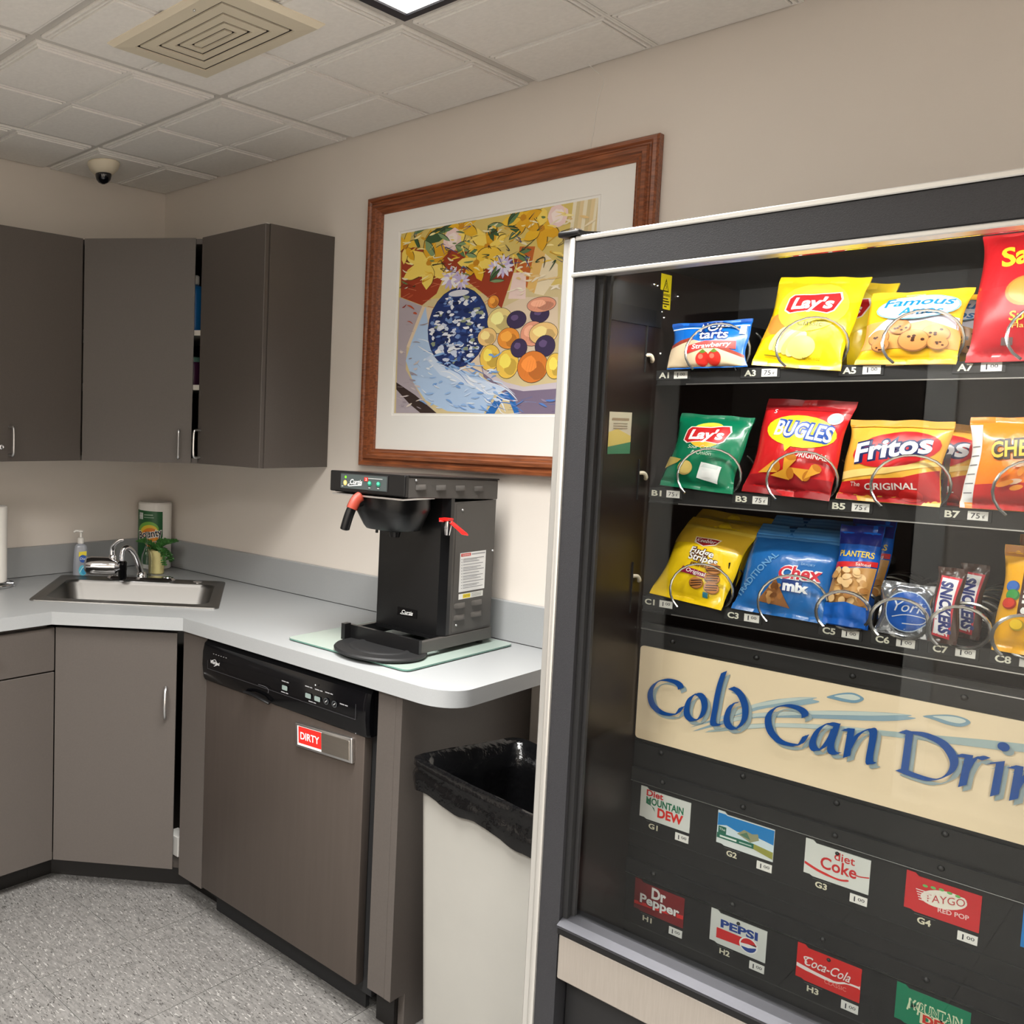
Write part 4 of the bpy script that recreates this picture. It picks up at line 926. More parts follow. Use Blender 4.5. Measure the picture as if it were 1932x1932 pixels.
# base: rails, front fence, warmer plate, feet
mb = MB(); mb.box(1.4095, 1.4215, -0.425, -0.10, 0.934, 0.964); mb.build('base_rail', 'black_plastic', cb, smooth=False)
mb = MB(); mb.box(1.624, 1.6365, -0.425, -0.10, 0.934, 0.964); mb.build('base_rail', 'coffee_grey', cb, smooth=False)
mb = MB(); mb.box(1.4215, 1.624, -0.335, -0.10, 0.956, 0.9655); mb.build('base_pan', 'black_plastic', cb, smooth=False)
mb = MB(); mb.box(1.405, 1.640, -0.437, -0.4255, 0.932, 0.971); mb.box(1.405, 1.4175, -0.462, -0.437, 0.932, 0.976); mb.build('front_fence', 'black_plastic', cb, smooth=False)
MB().lathe([(0.105, 0.001), (0.118, 0.003), (0.120, 0.008), (0.116, 0.0125), (0.082, 0.0135), (0.078, 0.0165), (0.072, 0.017), (0.066, 0.0145), (0.03, 0.0135), (0.001, 0.0135)], (1.534, -0.458, GZ + 0.001), 48).build('warmer_plate', 'black_matte', cb)
for (x, y) in ((1.43, -0.41), (1.625, -0.41), (1.43, -0.12), (1.618, -0.13)):
    MB().lathe([(0.008, 0.0), (0.010, 0.003), (0.010, 0.018), (0.006, 0.0195)], (x, y, GZ + 0.0002), 14).build('foot', 'rubber', cb)

# ================================================================== TRASH CAN
tx, ty = Vector((0.9765, -0.2154, 0)), Vector((0.2154, 0.9765, 0))
TP = Vector((1.776, -0.638, 0)); TW, TD, TH_ = 0.375, 0.335, 0.752
def tl(u, v, z): return TP + tx * u + ty * v + Vector((0, 0, z))
can = thing('trash_can', 'tall beige rectangular trash can between the counter and the vending machine', 'trash can', tuple(tl(TW / 2, TD / 2, 0)))
def trr(w, d, r, z, n=6): return [tl(TW / 2 + u, TD / 2 + v, z) for u, v in rrect(w, d, r, n)]
mb = MB(); mb.loops([trr(TW - 0.07, TD - 0.07, 0.03, 0.002), trr(TW - 0.06, TD - 0.06, 0.03, 0.006), trr(TW - 0.018, TD - 0.018, 0.03, 0.73), trr(TW - 0.008, TD - 0.008, 0.03, 0.735), trr(TW - 0.008, TD - 0.008, 0.03, 0.748), trr(TW - 0.026, TD - 0.026, 0.028, 0.748), trr(TW - 0.07, TD - 0.07, 0.026, 0.02)], True, True)
mb.build('bin', 'can_beige', can, angle=40)
# bag: subdivided loops with folds
def fold_ring(base, z, amp, ph, drop=0.0, N=96):
    pts = rrect(*base, 0.03, 8); L = [(Vector((a[0], a[1], 0)), Vector((b[0], b[1], 0))) for a, b in zip(pts, pts[1:] + pts[:1])]
    tot = sum((b - a).length for a, b in L); out = []; acc = 0; k = 0; seg = 0
    for i in range(N):
        t = tot * i / N
        while acc + (L[seg][1] - L[seg][0]).length < t: acc += (L[seg][1] - L[seg][0]).length; seg += 1
        a, b = L[seg]; f = (t - acc) / max(1e-9, (b - a).length); q = a.lerp(b, f)
        nrm = q.normalized()
        w = noise.noise(Vector((q.x * 26 + ph, q.y * 26, z * 14))) * amp + noise.noise(Vector((q.x * 70, q.y * 70 + ph, z * 9))) * amp * 0.4
        zz = z + drop * noise.noise(Vector((q.x * 7 + 3.1, q.y * 7 + ph, 0.5)))
        out.append(tl(TW / 2 + q.x + nrm.x * w, TD / 2 + q.y + nrm.y * w, zz))
    return out
mb = MB(); W_, D_ = TW, TD
mb.loops([fold_ring((W_ + 0.004, D_ + 0.004), 0.676, 0.004, 1, 0.03), fold_ring((W_ + 0.010, D_ + 0.010), 0.695, 0.006, 1.6, 0.022), fold_ring((W_ + 0.012, D_ + 0.012), 0.712, 0.006, 2.0, 0.012), fold_ring((W_ + 0.004, D_ + 0.004), 0.725, 0.004, 2.4, 0.008), fold_ring((W_ + 0.014, D_ + 0.014), 0.738, 0.004, 3, 0.005), fold_ring((W_ + 0.012, D_ + 0.012), 0.753, 0.003, 3.3, 0.004),
          fold_ring((W_ - 0.004, D_ - 0.004), 0.758, 0.002, 3.5, 0.003), fold_ring((W_ - 0.034, D_ - 0.034), 0.748, 0.004, 4, 0.0), fold_ring((W_ - 0.045, D_ - 0.045), 0.68, 0.009, 4.5), fold_ring((W_ - 0.055, D_ - 0.055), 0.55, 0.010, 5.0), fold_ring((W_ - 0.075, D_ - 0.075), 0.35, 0.010, 5.6), fold_ring((W_ - 0.10, D_ - 0.10), 0.20, 0.005, 6.0), fold_ring((0.1, 0.08), 0.19, 0.004, 6.5)], False, True)
mb.build('bag_liner', 'liner', can, angle=60)

# ================================================================== THINGS AROUND THE SINK
_vd = Vector((0.787, -0.617, 0)); _vr = Vector((0.617, 0.787, 0))   # towards the room / to the right
def cyl(c, r, turn=0.0):
    c = Vector(c); ct, st = math.cos(turn), math.sin(turn)
    f = _vd * ct + _vr * st; g = _vr * ct - _vd * st
    def mp(u, v, k):
        a = u / r
        return c + f * ((r + k) * math.cos(a)) + g * ((r + k) * math.sin(a)) + Vector((0, 0, v))
    return mp
# wrapped paper towel roll in the corner
rc = (0.0945, -0.0945, CT + 0.0005); rr_ = 0.070
b = MB().lathe([(0.05, 0.0), (rr_ - 0.004, 0.0), (rr_, 0.004), (rr_ - 0.0005, 0.268), (rr_ - 0.005, 0.274), (0.03, 0.273), (0.02, 0.268), (0.018, 0.25)], rc, 40).build('paper_towel_roll', 'paper_towel', origin=rc)
tag(b, 'wrapped paper towel roll with green printed label in the corner', 'paper towels')
p = PR(); x0 = -0.115
p.poly([(-0.098, 0.02), (-0.098, 0.243), (0.028, 0.238), (0.030, 0.135), (0.006, 0.10), (-0.008, 0.02)], (38, 92, 54))
p.rect(-0.078, -0.072, 0.205, 0.232, (222, 226, 222)); p.rect(-0.070, -0.064, 0.205, 0.232, (222, 226, 222)); p.rect(-0.062, -0.056, 0.205, 0.232, (222, 226, 222)); p.rect(-0.078, -0.056, 0.216, 0.221, (222, 226, 222))
p.rect(-0.050, -0.012, 0.222, 0.2265, (150, 176, 152)); p.rect(-0.050, -0.008, 0.212, 0.2155, (140, 168, 144))
p.ell(-0.034, 0.158, 0.048, 0.038, (120, 176, 70), 18); p.ell(-0.030, 0.152, 0.040, 0.031, (232, 196, 60), 18); p.ell(-0.026, 0.145, 0.034, 0.026, (228, 130, 40), 18)
p.poly([(-0.058, 0.125), (0.012, 0.145), (0.012, 0.110), (-0.03, 0.092)], (234, 150, 50))
p.text('Bounty', -0.022, 0.133, 0.030, (240, 240, 236), rot=10, bold=0.075, fit=0.104)
p.text('Bounty', -0.022, 0.134, 0.028, (34, 26, 30), rot=10, bold=0.02, fit=0.098)
p.text('ADVANCED', -0.012, 0.106, 0.010, (238, 238, 234), rot=10, bold=0.07, fit=0.052); p.text('ADVANCED', -0.012, 0.1065, 0.0085, (44, 40, 36), rot=10, fit=0.048)
p.build('label_print', cyl(rc, rr_, 0.06), b, off=0.0008, dk=0.0003, maxe=0.006)
# succulent in a pot
pc = (0.218, -0.178, CT + 0.0005)
pt = thing('potted_succulent', 'small trailing succulent in a pale yellow pot behind the sink', 'potted plant', pc)
MB().lathe([(0.026, 0.0), (0.030, 0.003), (0.033, 0.09), (0.0335, 0.094), (0.030, 0.094), (0.028, 0.08), (0.002, 0.08)], pc, 32).build('pot', 'pot', pt)
MB().lathe([(0.0285, 0.076), (0.0285, 0.083), (0.001, 0.086)], pc, 20).build('soil', 'dark_gap', pt)
R = random.Random(3); mb = MB()
def leaf(c, d, L_, w):
    d = Vector(d).normalized(); a = d.orthogonal().normalized(); e = d.cross(a); c = Vector(c)
    rings = []
    for t, k in ((0.0, 0.3), (0.3, 0.9), (0.6, 1.0), (0.85, 0.6), (1.0, 0.08)):
        rings.append([c + d * L_ * t + a * (w * k * math.cos(q)) + e * (w * 0.6 * k * math.sin(q)) for q in (0, 1.57, 3.14, 4.71)])
    mb.loops(rings)
for s in range(24):
    a = R.uniform(0, 6.28); tr_ = s % 4 == 0
    if s == 2: a = math.atan2(_vd.y, _vd.x) + 0.5; tr_ = True
    q = Vector((pc[0], pc[1], pc[2] + 0.088)); dr_ = Vector((math.cos(a) * 0.6, math.sin(a) * 0.6, 0.9))
    st = [q.copy()]; n = R.randint(7, 11)
    for k in range(n):
        dr_ = Vector((dr_.x + math.cos(a) * 0.05, dr_.y + math.sin(a) * 0.05, dr_.z - (0.34 if tr_ else 0.08))).normalized()
        if q.z > 1.06: dr_.z = min(dr_.z, 0)
        q = q + dr_ * 0.0085; st.append(q.copy())
        for j in range(4):
            if (Vector((0.243, -0.247)) - q.xy).length < 0.042 or (Vector((0.0945, -0.0945)) - q.xy).length < 0.095: continue
            b_ = R.uniform(0, 6.28); leaf(q, dr_ * 0.7 + Vector((math.cos(b_), math.sin(b_), 0.5)) , R.uniform(0.011, 0.017), 0.0046)
    mb.tube(st, 0.0016, 5)
mb.build('foliage', 'leaf_green', pt)['kind'] = 'stuff'
# clear narrow-necked bottle
bc = (0.243, -0.247, CT + 0.0005)
mb = MB(); mb.lathe([(0.018, 0), (0.0205, 0.003), (0.0215, 0.07), (0.0195, 0.085), (0.011, 0.105), (0.005, 0.122), (0.0045, 0.155), (0.0085, 0.172), (0.0075, 0.173), (0.0035, 0.158), (0.0038, 0.125), (0.009, 0.106), (0.0175, 0.084), (0.0195, 0.07), (0.0185, 0.005)], bc, 32, cap1=True)
tag(mb.build('glass_bottle', 'glass_clear', origin=bc), 'clear glass bottle with a long thin neck behind the faucet', 'bottle')
# soap bottle
so = Vector((0.112, -0.470, CT + 0.0005))
soap = thing('soap_bottle', 'clear blue hand soap pump bottle at the left of the sink', 'soap bottle', tuple(so))
def sor(w, d, z, cx=0.0): return [so + _vr * (u + cx) + _vd * v + Vector((0, 0, z)) for u, v in rrect(w, d, min(w, d) * 0.42, 5)]
mb = MB(); mb.loops([sor(0.054, 0.032, 0.0), sor(0.060, 0.036, 0.004), sor(0.057, 0.035, 0.06), sor(0.050, 0.032, 0.112), sor(0.040, 0.028, 0.122), sor(0.022, 0.02, 0.127)]); mb.build('bottle', 'soap', soap)
mb = MB(); mb.lathe([(0.011, 0.127), (0.0125, 0.129), (0.0125, 0.148), (0.009, 0.15), (0.0045, 0.151), (0.0045, 0.17), (0.010, 0.172), (0.010, 0.178), (0.002, 0.18)], tuple(so), 18)
mb.tube([so + Vector((0, 0, 0.175)), so - _vr * 0.02 + Vector((0, 0, 0.176)), so - _vr * 0.027 + Vector((0, 0, 0.170))], 0.0042, 8); mb.build('pump', 'white_plastic', soap)
p = PR(); p.poly([(-0.006, 0.078), (0.024, 0.084), (0.024, 0.100), (-0.006, 0.096)], (240, 222, 70)); p.ell(0.010, 0.070, 0.014, 0.015, (44, 92, 176)); p.text('Dial', 0.010, 0.066, 0.009, (240, 244, 250), shear=0.15, fit=0.022)
p.ell(0.010, 0.025, 0.016, 0.020, (96, 196, 220)); p.ell(0.014, 0.022, 0.009, 0.013, (60, 160, 205)); p.stroke([(-0.002, 0.016), (0.01, 0.036), (0.022, 0.044)], 0.003, (190, 236, 244))
p.build('label_print', flat(so + _vd * 0.0182, _vr, (0, 0, 1)), soap)
# paper towel stand at the frame's left edge
hc = Vector((0.118, -0.862, CT + 0.0005))
st_ = thing('paper_towel_stand', 'chrome wire paper towel stand at the left edge of the counter', 'towel stand', tuple(hc))
mb = MB(); ring_ = [hc + Vector((0.085 * math.cos(a * math.pi / 18), 0.085 * math.sin(a * math.pi / 18), 0.010)) for a in range(37)]
mb.tube(ring_, 0.0035, 8); mb.build('base_ring', 'chrome', st_)
for a in (0.9, 3.0, 5.1, -0.25):
    o_ = hc + Vector((0.085 * math.cos(a), 0.085 * math.sin(a), 0.0))
    MB().lathe([(0.004, 0.0), (0.005, 0.003), (0.004, 0.010)], tuple(o_), 12).build('foot', 'chrome', st_)
    MB().tube([hc + Vector((0, 0, 0.012)), o_ + Vector((0, 0, 0.012))], 0.003, 8).build('spoke', 'chrome', st_)
MB().tube([hc + Vector((0, 0, 0.01)), hc + Vector((0, 0, 0.32)), hc + Vector((0, 0, 0.33))], [0.005, 0.005, 0.008], 10).build('post', 'chrome', st_)
c_ = tuple(hc + Vector((0, 0, 0.0165)))
mb = MB(); mb.lathe([(0.02, 0.0), (0.056, 0.0), (0.059, 0.003), (0.059, 0.270), (0.056, 0.274), (0.02, 0.274), (0.02, 0.0)], c_, 40, cap0=False, cap1=False)
b = mb.build('paper_towel_roll', 'paper_towel', origin=c_); tag(b, 'plain white paper towel roll on the wire stand', 'paper towels')

# ================================================================== VENDING MACHINE
VX0, VX1, VYF, VYB, VZT = 2.231, 3.21, -0.936, -0.03, 1.83
GY = -0.900            # glass plane
TY = -0.700            # front of the trays and drink panels
IX = 2.290             # inner left wall
TXR = 2.955            # right end of trays
vm = thing('vending_machine', 'black glass-front snack and cold can vending machine', 'vending machine', ((VX0 + VX1) / 2, -0.5, 0))
mb = MB(); mb.box(VX0 + 0.006, VX0 + 0.03, -0.875, VYB, 0.02, VZT - 0.006); mb.build('side_wall', 'black_textured', vm, smooth=False)
mb = MB(); mb.box(VX1 - 0.03, VX1 - 0.006, -0.875, VYB, 0.02, VZT - 0.006); mb.build('side_wall', 'black_textured', vm, smooth=False)
mb = MB(); mb.box(VX0 + 0.03, VX1 - 0.03, -0.875, VYB, VZT - 0.03, VZT - 0.006); mb.build('roof', 'black_textured', vm, smooth=False)
mb = MB(); mb.box(VX0 + 0.03, VX1 - 0.03, -0.06, VYB, 0.05, VZT - 0.03); mb.build('back_wall', 'vend_back', vm, smooth=False)
mb = MB(); mb.box(VX0 + 0.03, IX, -0.885, -0.06, 0.05, VZT - 0.03); mb.build('inner_wall', 'vend_inner', vm, smooth=False)
mb = MB(); mb.box(TXR + 0.004, TXR + 0.02, -0.885, -0.06, 0.05, VZT - 0.03); mb.build('inner_wall', 'vend_inner', vm, smooth=False)
mb = MB(); mb.box(IX, TXR, -0.36, -0.34, 0.60, VZT - 0.03); mb.build('coil_backboard', 'vend_back', vm, smooth=False)
mb = MB(); mb.box(VX0 + 0.01, VX1 - 0.01, -0.90, VYB, 0.015, 0.05); mb.build('plinth', 'black_matte', vm, smooth=False)
for (x, y) in ((VX0 + 0.06, -0.86), (VX1 - 0.06, -0.86), (VX0 + 0.06, -0.1), (VX1 - 0.06, -0.1)):
    MB().lathe([(0.02, 0), (0.02, 0.006), (0.01, 0.008), (0.01, 0.016)], (x, y, 0.0005), 14).build('leveling_foot', 'rubber', vm)
# door: aluminium edge strip, black post, header
mb = MB(); mb.rbox(VX0, VX0 + 0.011, VYF + 0.004, -0.88, 0.03, VZT - 0.001, 0.0015, 1); mb.build('edge_strip', 'alu', vm, smooth=False)
mb = MB(); mb.rbox(VX0 + 0.0115, VX0 + 0.022, VYF - 0.001, -0.89, 0.03, VZT - 0.001, 0.003, 2); mb.build('edge_strip', 'alu', vm)
mb = MB(); mb.box(VX0 + 0.022, IX - 0.003, VYF + 0.003, -0.886, 0.05, 1.7645); mb.build('door_post', 'black_textured', vm, smooth=False)
mb = MB(); mb.box(IX - 0.003, IX + 0.006, VYF + 0.012, GY - 0.004, 0.70, 1.7645); mb.build('glass_channel', 'black_matte', vm, smooth=False)
mb = MB(); mb.box(IX + 0.006, IX + 0.012, -0.912, GY - 0.004, 0.70, 1.7645); mb.build('gasket', 'gasket', vm, smooth=False)
mb = MB(); mb.rbox(VX0 + 0.022, VX1 - 0.004, VYF, -0.886, 1.772, VZT - 0.008, 0.002, 1); mb.build('header_panel', 'black_textured', vm, smooth=False)
mb = MB(); mb.rbox(VX0 + 0.022, VX1 - 0.004, VYF - 0.002, -0.88, VZT - 0.008, VZT, 0.0015, 1); mb.build('header_trim', 'alu', vm, smooth=False)
mb = MB(); mb.rbox(VX0 + 0.018, VX1 - 0.26, VYF - 0.003, -0.905, 1.7645, 1.7715, 0.0015, 1); mb.build('header_trim', 'alu', vm, smooth=False)
# upper hinge
mb = MB(); mb.rbox(VX0 - 0.006, VX0 + 0.030, VYF - 0.006, -0.905, VZT + 0.0005, VZT + 0.010, 0.003, 2); mb.prism([(x, y, VZT + 0.001) for x, y in [(VX0 + 0.028, VYF - 0.003), (VX0 + 0.028, -0.905), (VX0 + 0.07, -0.86), (VX0 + 0.075, -0.875)]], (0, 0, 0.006)); mb.build('hinge', 'black_plastic', vm)
MB().lathe([(0.010, 0.0), (0.010, 0.004), (0.007, 0.005), (0.001, 0.005)], (VX0 + 0.012, -0.92, VZT + 0.010), 18).build('hinge_pin', 'chrome', vm)
# glass
mb = MB(); mb.box(IX + 0.001, TXR + 0.003, GY - 0.003, GY + 0.001, 0.695, 1.7645); mb.build('glass_pane', 'pane_glass', vm, smooth=False)
# sill, bright rail, brushed panel, delivery flap
mb = MB(); mb.prism([(IX - 0.002, y, z) for y, z in [(-0.886, 0.690), (-0.886, 0.704), (-0.908, 0.704), (-0.926, 0.699), (-0.942, 0.692), (-0.942, 0.688)]], (TXR - IX + 0.004, 0, 0)); mb.build('sill', 'sill_metal', vm, smooth=False)
mb = MB(); mb.box(IX - 0.002, TXR + 0.002, -0.938, -0.89, 0.676, 0.688); mb.build('sill_gasket', 'black_plastic', vm, smooth=False)
mb = MB(); mb.rbox(IX, TXR, -0.937, -0.892, 0.598, 0.6755, 0.002, 1); mb.build('kick_panel', 'brushed_beige', vm, smooth=False)
mb = MB(); mb.box(IX, TXR, -0.90, -0.888, 0.30, 0.597); mb.build('delivery_flap', 'vend_panel', vm, smooth=False)
mb = MB(); mb.box(IX, TXR, -0.935, -0.892, 0.05, 0.299); mb.build('lower_panel', 'black_textured', vm, smooth=False)
# right-hand column with keypad, beyond the frame
mb = MB(); mb.rbox(TXR + 0.004, VX1 - 0.004, VYF, -0.886, 0.05, 1.7715, 0.002, 1); col_ = mb.build('control_column', 'black_textured', vm, smooth=False)
mb = MB(); mb.rbox(TXR + 0.05, VX1 - 0.05, VYF - 0.004, VYF - 0.0005, 1.25, 1.45, 0.002, 1); mb.build('keypad_plate', 'alu', col_, smooth=False)
for r_ in range(4):
    for c_ in range(3):
        MB().rbox(TXR + 0.075 + 0.04 * c_, TXR + 0.10 + 0.04 * c_, VYF - 0.008, VYF - 0.0045, 1.27 + 0.042 * r_, 1.295 + 0.042 * r_, 0.002, 1).build('keypad_button', 'black_plastic', col_)
mb = MB(); mb.rbox(TXR + 0.07, VX1 - 0.07, VYF - 0.01, VYF - 0.0005, 1.05, 1.15, 0.003, 2); mb.build('bill_slot', 'gasket', col_)
# lamp behind the header that lights the goods
MB().tube([(IX + 0.02, -0.872, 1.782), (TXR - 0.02, -0.872, 1.782)], 0.009, 10).build('lamp_tube', M('tube_light', (255, 252, 246), 0.4, emit=7.0), vm)
ll = bpy.data.lights.new('case_lamp', 'AREA'); ll.shape = 'RECTANGLE'; ll.size = TXR - IX - 0.04; ll.size_y = 0.03; ll.energy = 2.6; ll.color = (1.0, 0.97, 0.93)
lo = bpy.data.objects.new('case_lamp', ll); COL.objects.link(lo); lo.parent = vm
lo.location = Vector(((IX + TXR) / 2, -0.868, 1.768)) - ORG[vm.name]
lo.rotation_euler = (math.radians(28), 0, 0)

# stickers and fittings on the inner left wall (seen from the right)
wl_ = flat((IX + 0.0004, -0.71, 1.733), (0, 1, 0), (0, 0, 1))
p = PR(); p.rect(0, 0.042, 0, 0.060, (244, 222, 30)); p.poly([(0.009, 0.030), (0.033, 0.030), (0.021, 0.053)], (30, 26, 12)); p.poly([(0.0125, 0.032), (0.0295, 0.032), (0.021, 0.048)], (244, 222, 30)); p.stroke([(0.022, 0.045), (0.019, 0.040), (0.023, 0.039), (0.020, 0.034)], 0.0018, (30, 26, 12), 0)
p.text('WARNING', 0.021, 0.022, 0.005, (30, 26, 12), fit=0.032)
for k, w in enumerate((0.02, 0.028, 0.03, 0.01)): p.rect(0.021 - w / 2, 0.021 + w / 2, 0.017 - 0.0045 * k, 0.019 - 0.0045 * k, (60, 52, 16))
p.build('hazard_sticker', wl_, vm)
p = PR(); p.rect(0, 0.050, 0, 0.011, (228, 226, 200)); p.rect(0.008, 0.026, 0.004, 0.007, (90, 90, 78)); p.rect(0.029, 0.043, 0.004, 0.007, (90, 90, 78))
p.build('small_sticker', flat((IX + 0.0004, -0.765, 1.703), (0, 1, 0), (0, 0, 1)), vm)
p = PR(); p.rect(0, 0.080, 0, 0.070, (196, 190, 168)); p.poly([(0, 0.0), (0.08, 0.0), (0.08, 0.020), (0, 0.012)], (70, 128, 96)); p.poly([(0, 0.012), (0.08, 0.020), (0.08, 0.03), (0.03, 0.042), (0, 0.036)], (206, 186, 104)); p.rect(0.01, 0.07, 0.056, 0.060, (150, 132, 110))
for k in range(3): p.rect(0.015, 0.065, 0.050 - 0.004 * k, 0.0515 - 0.004 * k, (140, 130, 112))
p.build('tax_sticker', flat((IX + 0.0004, -0.868, 1.480), (0, 1, 0), (0, 0, 1)), vm)
for (y, z) in ((-0.738, 1.645), (-0.735, 1.442), (-0.736, 1.261)):
    mb = MB(); mb.tube(cr([(IX, y - 0.012, z + 0.004), (IX + 0.006, y - 0.006, z + 0.004), (IX + 0.007, y, z - 0.003), (IX + 0.004, y + 0.005, z - 0.006)], 4), 0.0032, 8); mb.build('shelf_clip', 'beige_metal', vm)
for (y, z) in ((-0.735, 1.771), (-0.722, 1.770), (-0.64, 1.760), (-0.70, 1.727), (-0.69, 1.718), (-0.695, 1.655), (-0.705, 1.80)):
    MB().ball((IX + 0.001, y, z), 0.003, 8, 5).build('rivet', 'chrome', vm)
for z0, z1 in ((1.62, 1.70), (1.40, 1.47), (1.20, 1.29)):
    mb = MB(); mb.box(IX, IX + 0.0025, -0.752, -0.750, z0, z1); mb.build('slot_edge', 'gasket', vm, smooth=False)
mb = MB(); mb.box(IX, IX + 0.002, -0.885, -0.70, 1.699, 1.7645); mb.build('upper_liner', 'vend_dark', vm, smooth=False)

# trays -----------------------------------------------------------------
PITCH = 0.132
COLX = [2.2905 + PITCH * k for k in range(6)]
ROWS = {'A': (1.6205, 1.6165), 'B': (1.4195, 1.4105), 'C': (1.2265, 1.2165)}
def helix(cx, cz, r, y0, y1, pitch, wire=0.0016, a0=-2.2):
    n = int((y1 - y0) / pitch * 22); pts = []
    for k in range(n + 1):
        t = k / n; y = y0 + (y1 - y0) * t; a = a0 - 2 * math.pi * (y - y0) / pitch
        pts.append((cx + r * math.cos(a), y, cz + r * math.sin(a)))
    return MB().tube(pts, wire, 6)
def price_tag(tray, x, z, s):
    mb = MB(); mb.box(x, x + 0.0215, TY - 0.0035, TY - 0.0022, z - 0.0062, z + 0.0062); t_ = mb.build('price_tag', 'white_plastic', tray, smooth=False)
    p = PR()
    if s == '1': p.text('1', 0.0060, 0.0026, 0.0072, (32, 32, 44), bold=0.02); p.text('00', 0.0138, 0.0050, 0.0044, (32, 32, 44), fit=0.0078)
    else: p.text('75', 0.0082, 0.0028, 0.0070, (32, 32, 44), fit=0.0095); p.text('\u00a2', 0.0168, 0.0038, 0.0048, (32, 32, 44))
    return t_, p
TRAY = {}
slots = {'A': [(0, 'A1', '1'), (1, 'A3', '75'), (2, 'A5', '1'), (3, 'A7', '1')], 'B': [(0, 'B1', '75'), (1, 'B3', '75'), (2, 'B5', '75'), (3, 'B7', '75')],
         'C': [(0, 'C1', '1'), (1, 'C3', '1'), (2, 'C5', '1'), (2.5, 'C6', '1'), (3, 'C7', '1'), (3.5, 'C8', '1')]}
for row, (zf, zl) in ROWS.items():
    mb = MB(); mb.box(IX + 0.001, TXR - 0.001, TY, -0.365, zf - 0.004, zf)
    mb.box(IX + 0.001, TXR - 0.001, TY - 0.002, TY, zl - 0.016, zf + 0.001)
    mb.box(IX + 0.001, TXR - 0.001, TY - 0.0045, TY - 0.002, zl - 0.0175, zl - 0.0145)
    tray = mb.build('tray', 'vend_dark', vm, smooth=False); TRAY[row] = tray
    mb = MB(); mb.box(IX + 0.05, TXR - 0.003, TY - 0.0055, TY - 0.0046, zl - 0.0168, zl - 0.0152); mb.build('tray_lip', 'satin_metal', tray, smooth=False)
    for (c, code, price) in slots[row]:
        x = COLX[0] + PITCH * c
        narrow = (row == 'C' and c >= 2)
        mb = MB(); mb.rbox(x - 0.002, x + 0.054, TY - 0.0032, TY - 0.002, zl - 0.0085, zl + 0.0085, 0.0005, 1); mb.build('tag_holder', 'gasket', tray, smooth=False)
        t_, pp = price_tag(tray, x + 0.0285, zl, price)
        pp.build('price_print', flat((x + 0.0285, TY - 0.0036, zl - 0.0062), (1, 0, 0), (0, 0, 1)), tray, off=0.0002)
        p = PR(); p.text(code, 0.0, 0.0, 0.0092, (224, 222, 206), bold=0.03, al='L', fit=0.0165); p.build('selection_code', flat((x + 0.004, TY - 0.0033, zl - 0.0046), (1, 0, 0), (0, 0, 1)), tray, off=0.0003)
        if narrow: helix(x + 0.0355, zl + 0.024 + 0.014, 0.0305, -0.752, -0.37, 0.048, 0.0024).build('spiral_coil', 'coil', tray)
        else: helix(x + 0.099 if c else x + 0.100, zl + 0.040, 0.0415, -0.748, -0.37, 0.068, 0.0019).build('spiral_coil', 'coil', tray)
        if c:   # divider plate at the left of a lane
            mb = MB(); mb.box(x - 0.0042, x - 0.003, -0.69, -0.37, zf, zf + (0.05 if narrow else 0.075)); mb.build('divider', 'vend_dark', tray, smooth=False)

# drink selection section ------------------------------------------------
mb = MB(); mb.box(IX + 0.001, TXR - 0.001, TY, TY + 0.012, 0.60, 1.178); dp = mb.build('drink_board', 'vend_panel', vm, smooth=False)
def rail(z0, z1, y0, mat='vend_panel', name='rail'):
    mb = MB(); mb.box(IX + 0.002, TXR - 0.002, y0, TY - 0.0003, z0, z1); return mb.build(name, mat, dp, smooth=False)
rail(1.143, 1.166, TY - 0.004); rail(1.1665, 1.168, TY - 0.007, 'satin_metal', 'rail_edge')
rail(0.918, 0.960, TY - 0.004); rail(0.745, 0.812 - 0.045, TY - 0.004)
rail(0.890, 0.912, TY - 0.008); rail(0.9125, 0.9133, TY - 0.009, 'gasket', 'rail_edge'); rail(0.8885, 0.8893, TY - 0.009, 'satin_metal', 'rail_edge')
rail(0.718, 0.742, TY - 0.008); rail(0.7425, 0.7433, TY - 0.009, 'gasket', 'rail_edge'); rail(0.7165, 0.7173, TY - 0.009, 'satin_metal', 'rail_edge')
rail(0.795, 0.7958, TY - 0.003, 'gasket', 'rail_edge'); rail(0.622, 0.6228, TY - 0.003, 'gasket', 'rail_edge')
for (z, x0, dx, y) in ((1.1535, 2.305, 0.128, TY - 0.004), (0.952, 2.298, 0.128, TY - 0.004), (0.902, 2.305, 0.1255, TY - 0.008), (0.732, 2.300, 0.1255, TY - 0.008)):
    for k in range(5):
        MB().ball((x0 + dx * k + 0.04, y - 0.0005, z), 0.0045, 10, 6).build('rivet', 'vend_dark', dp)
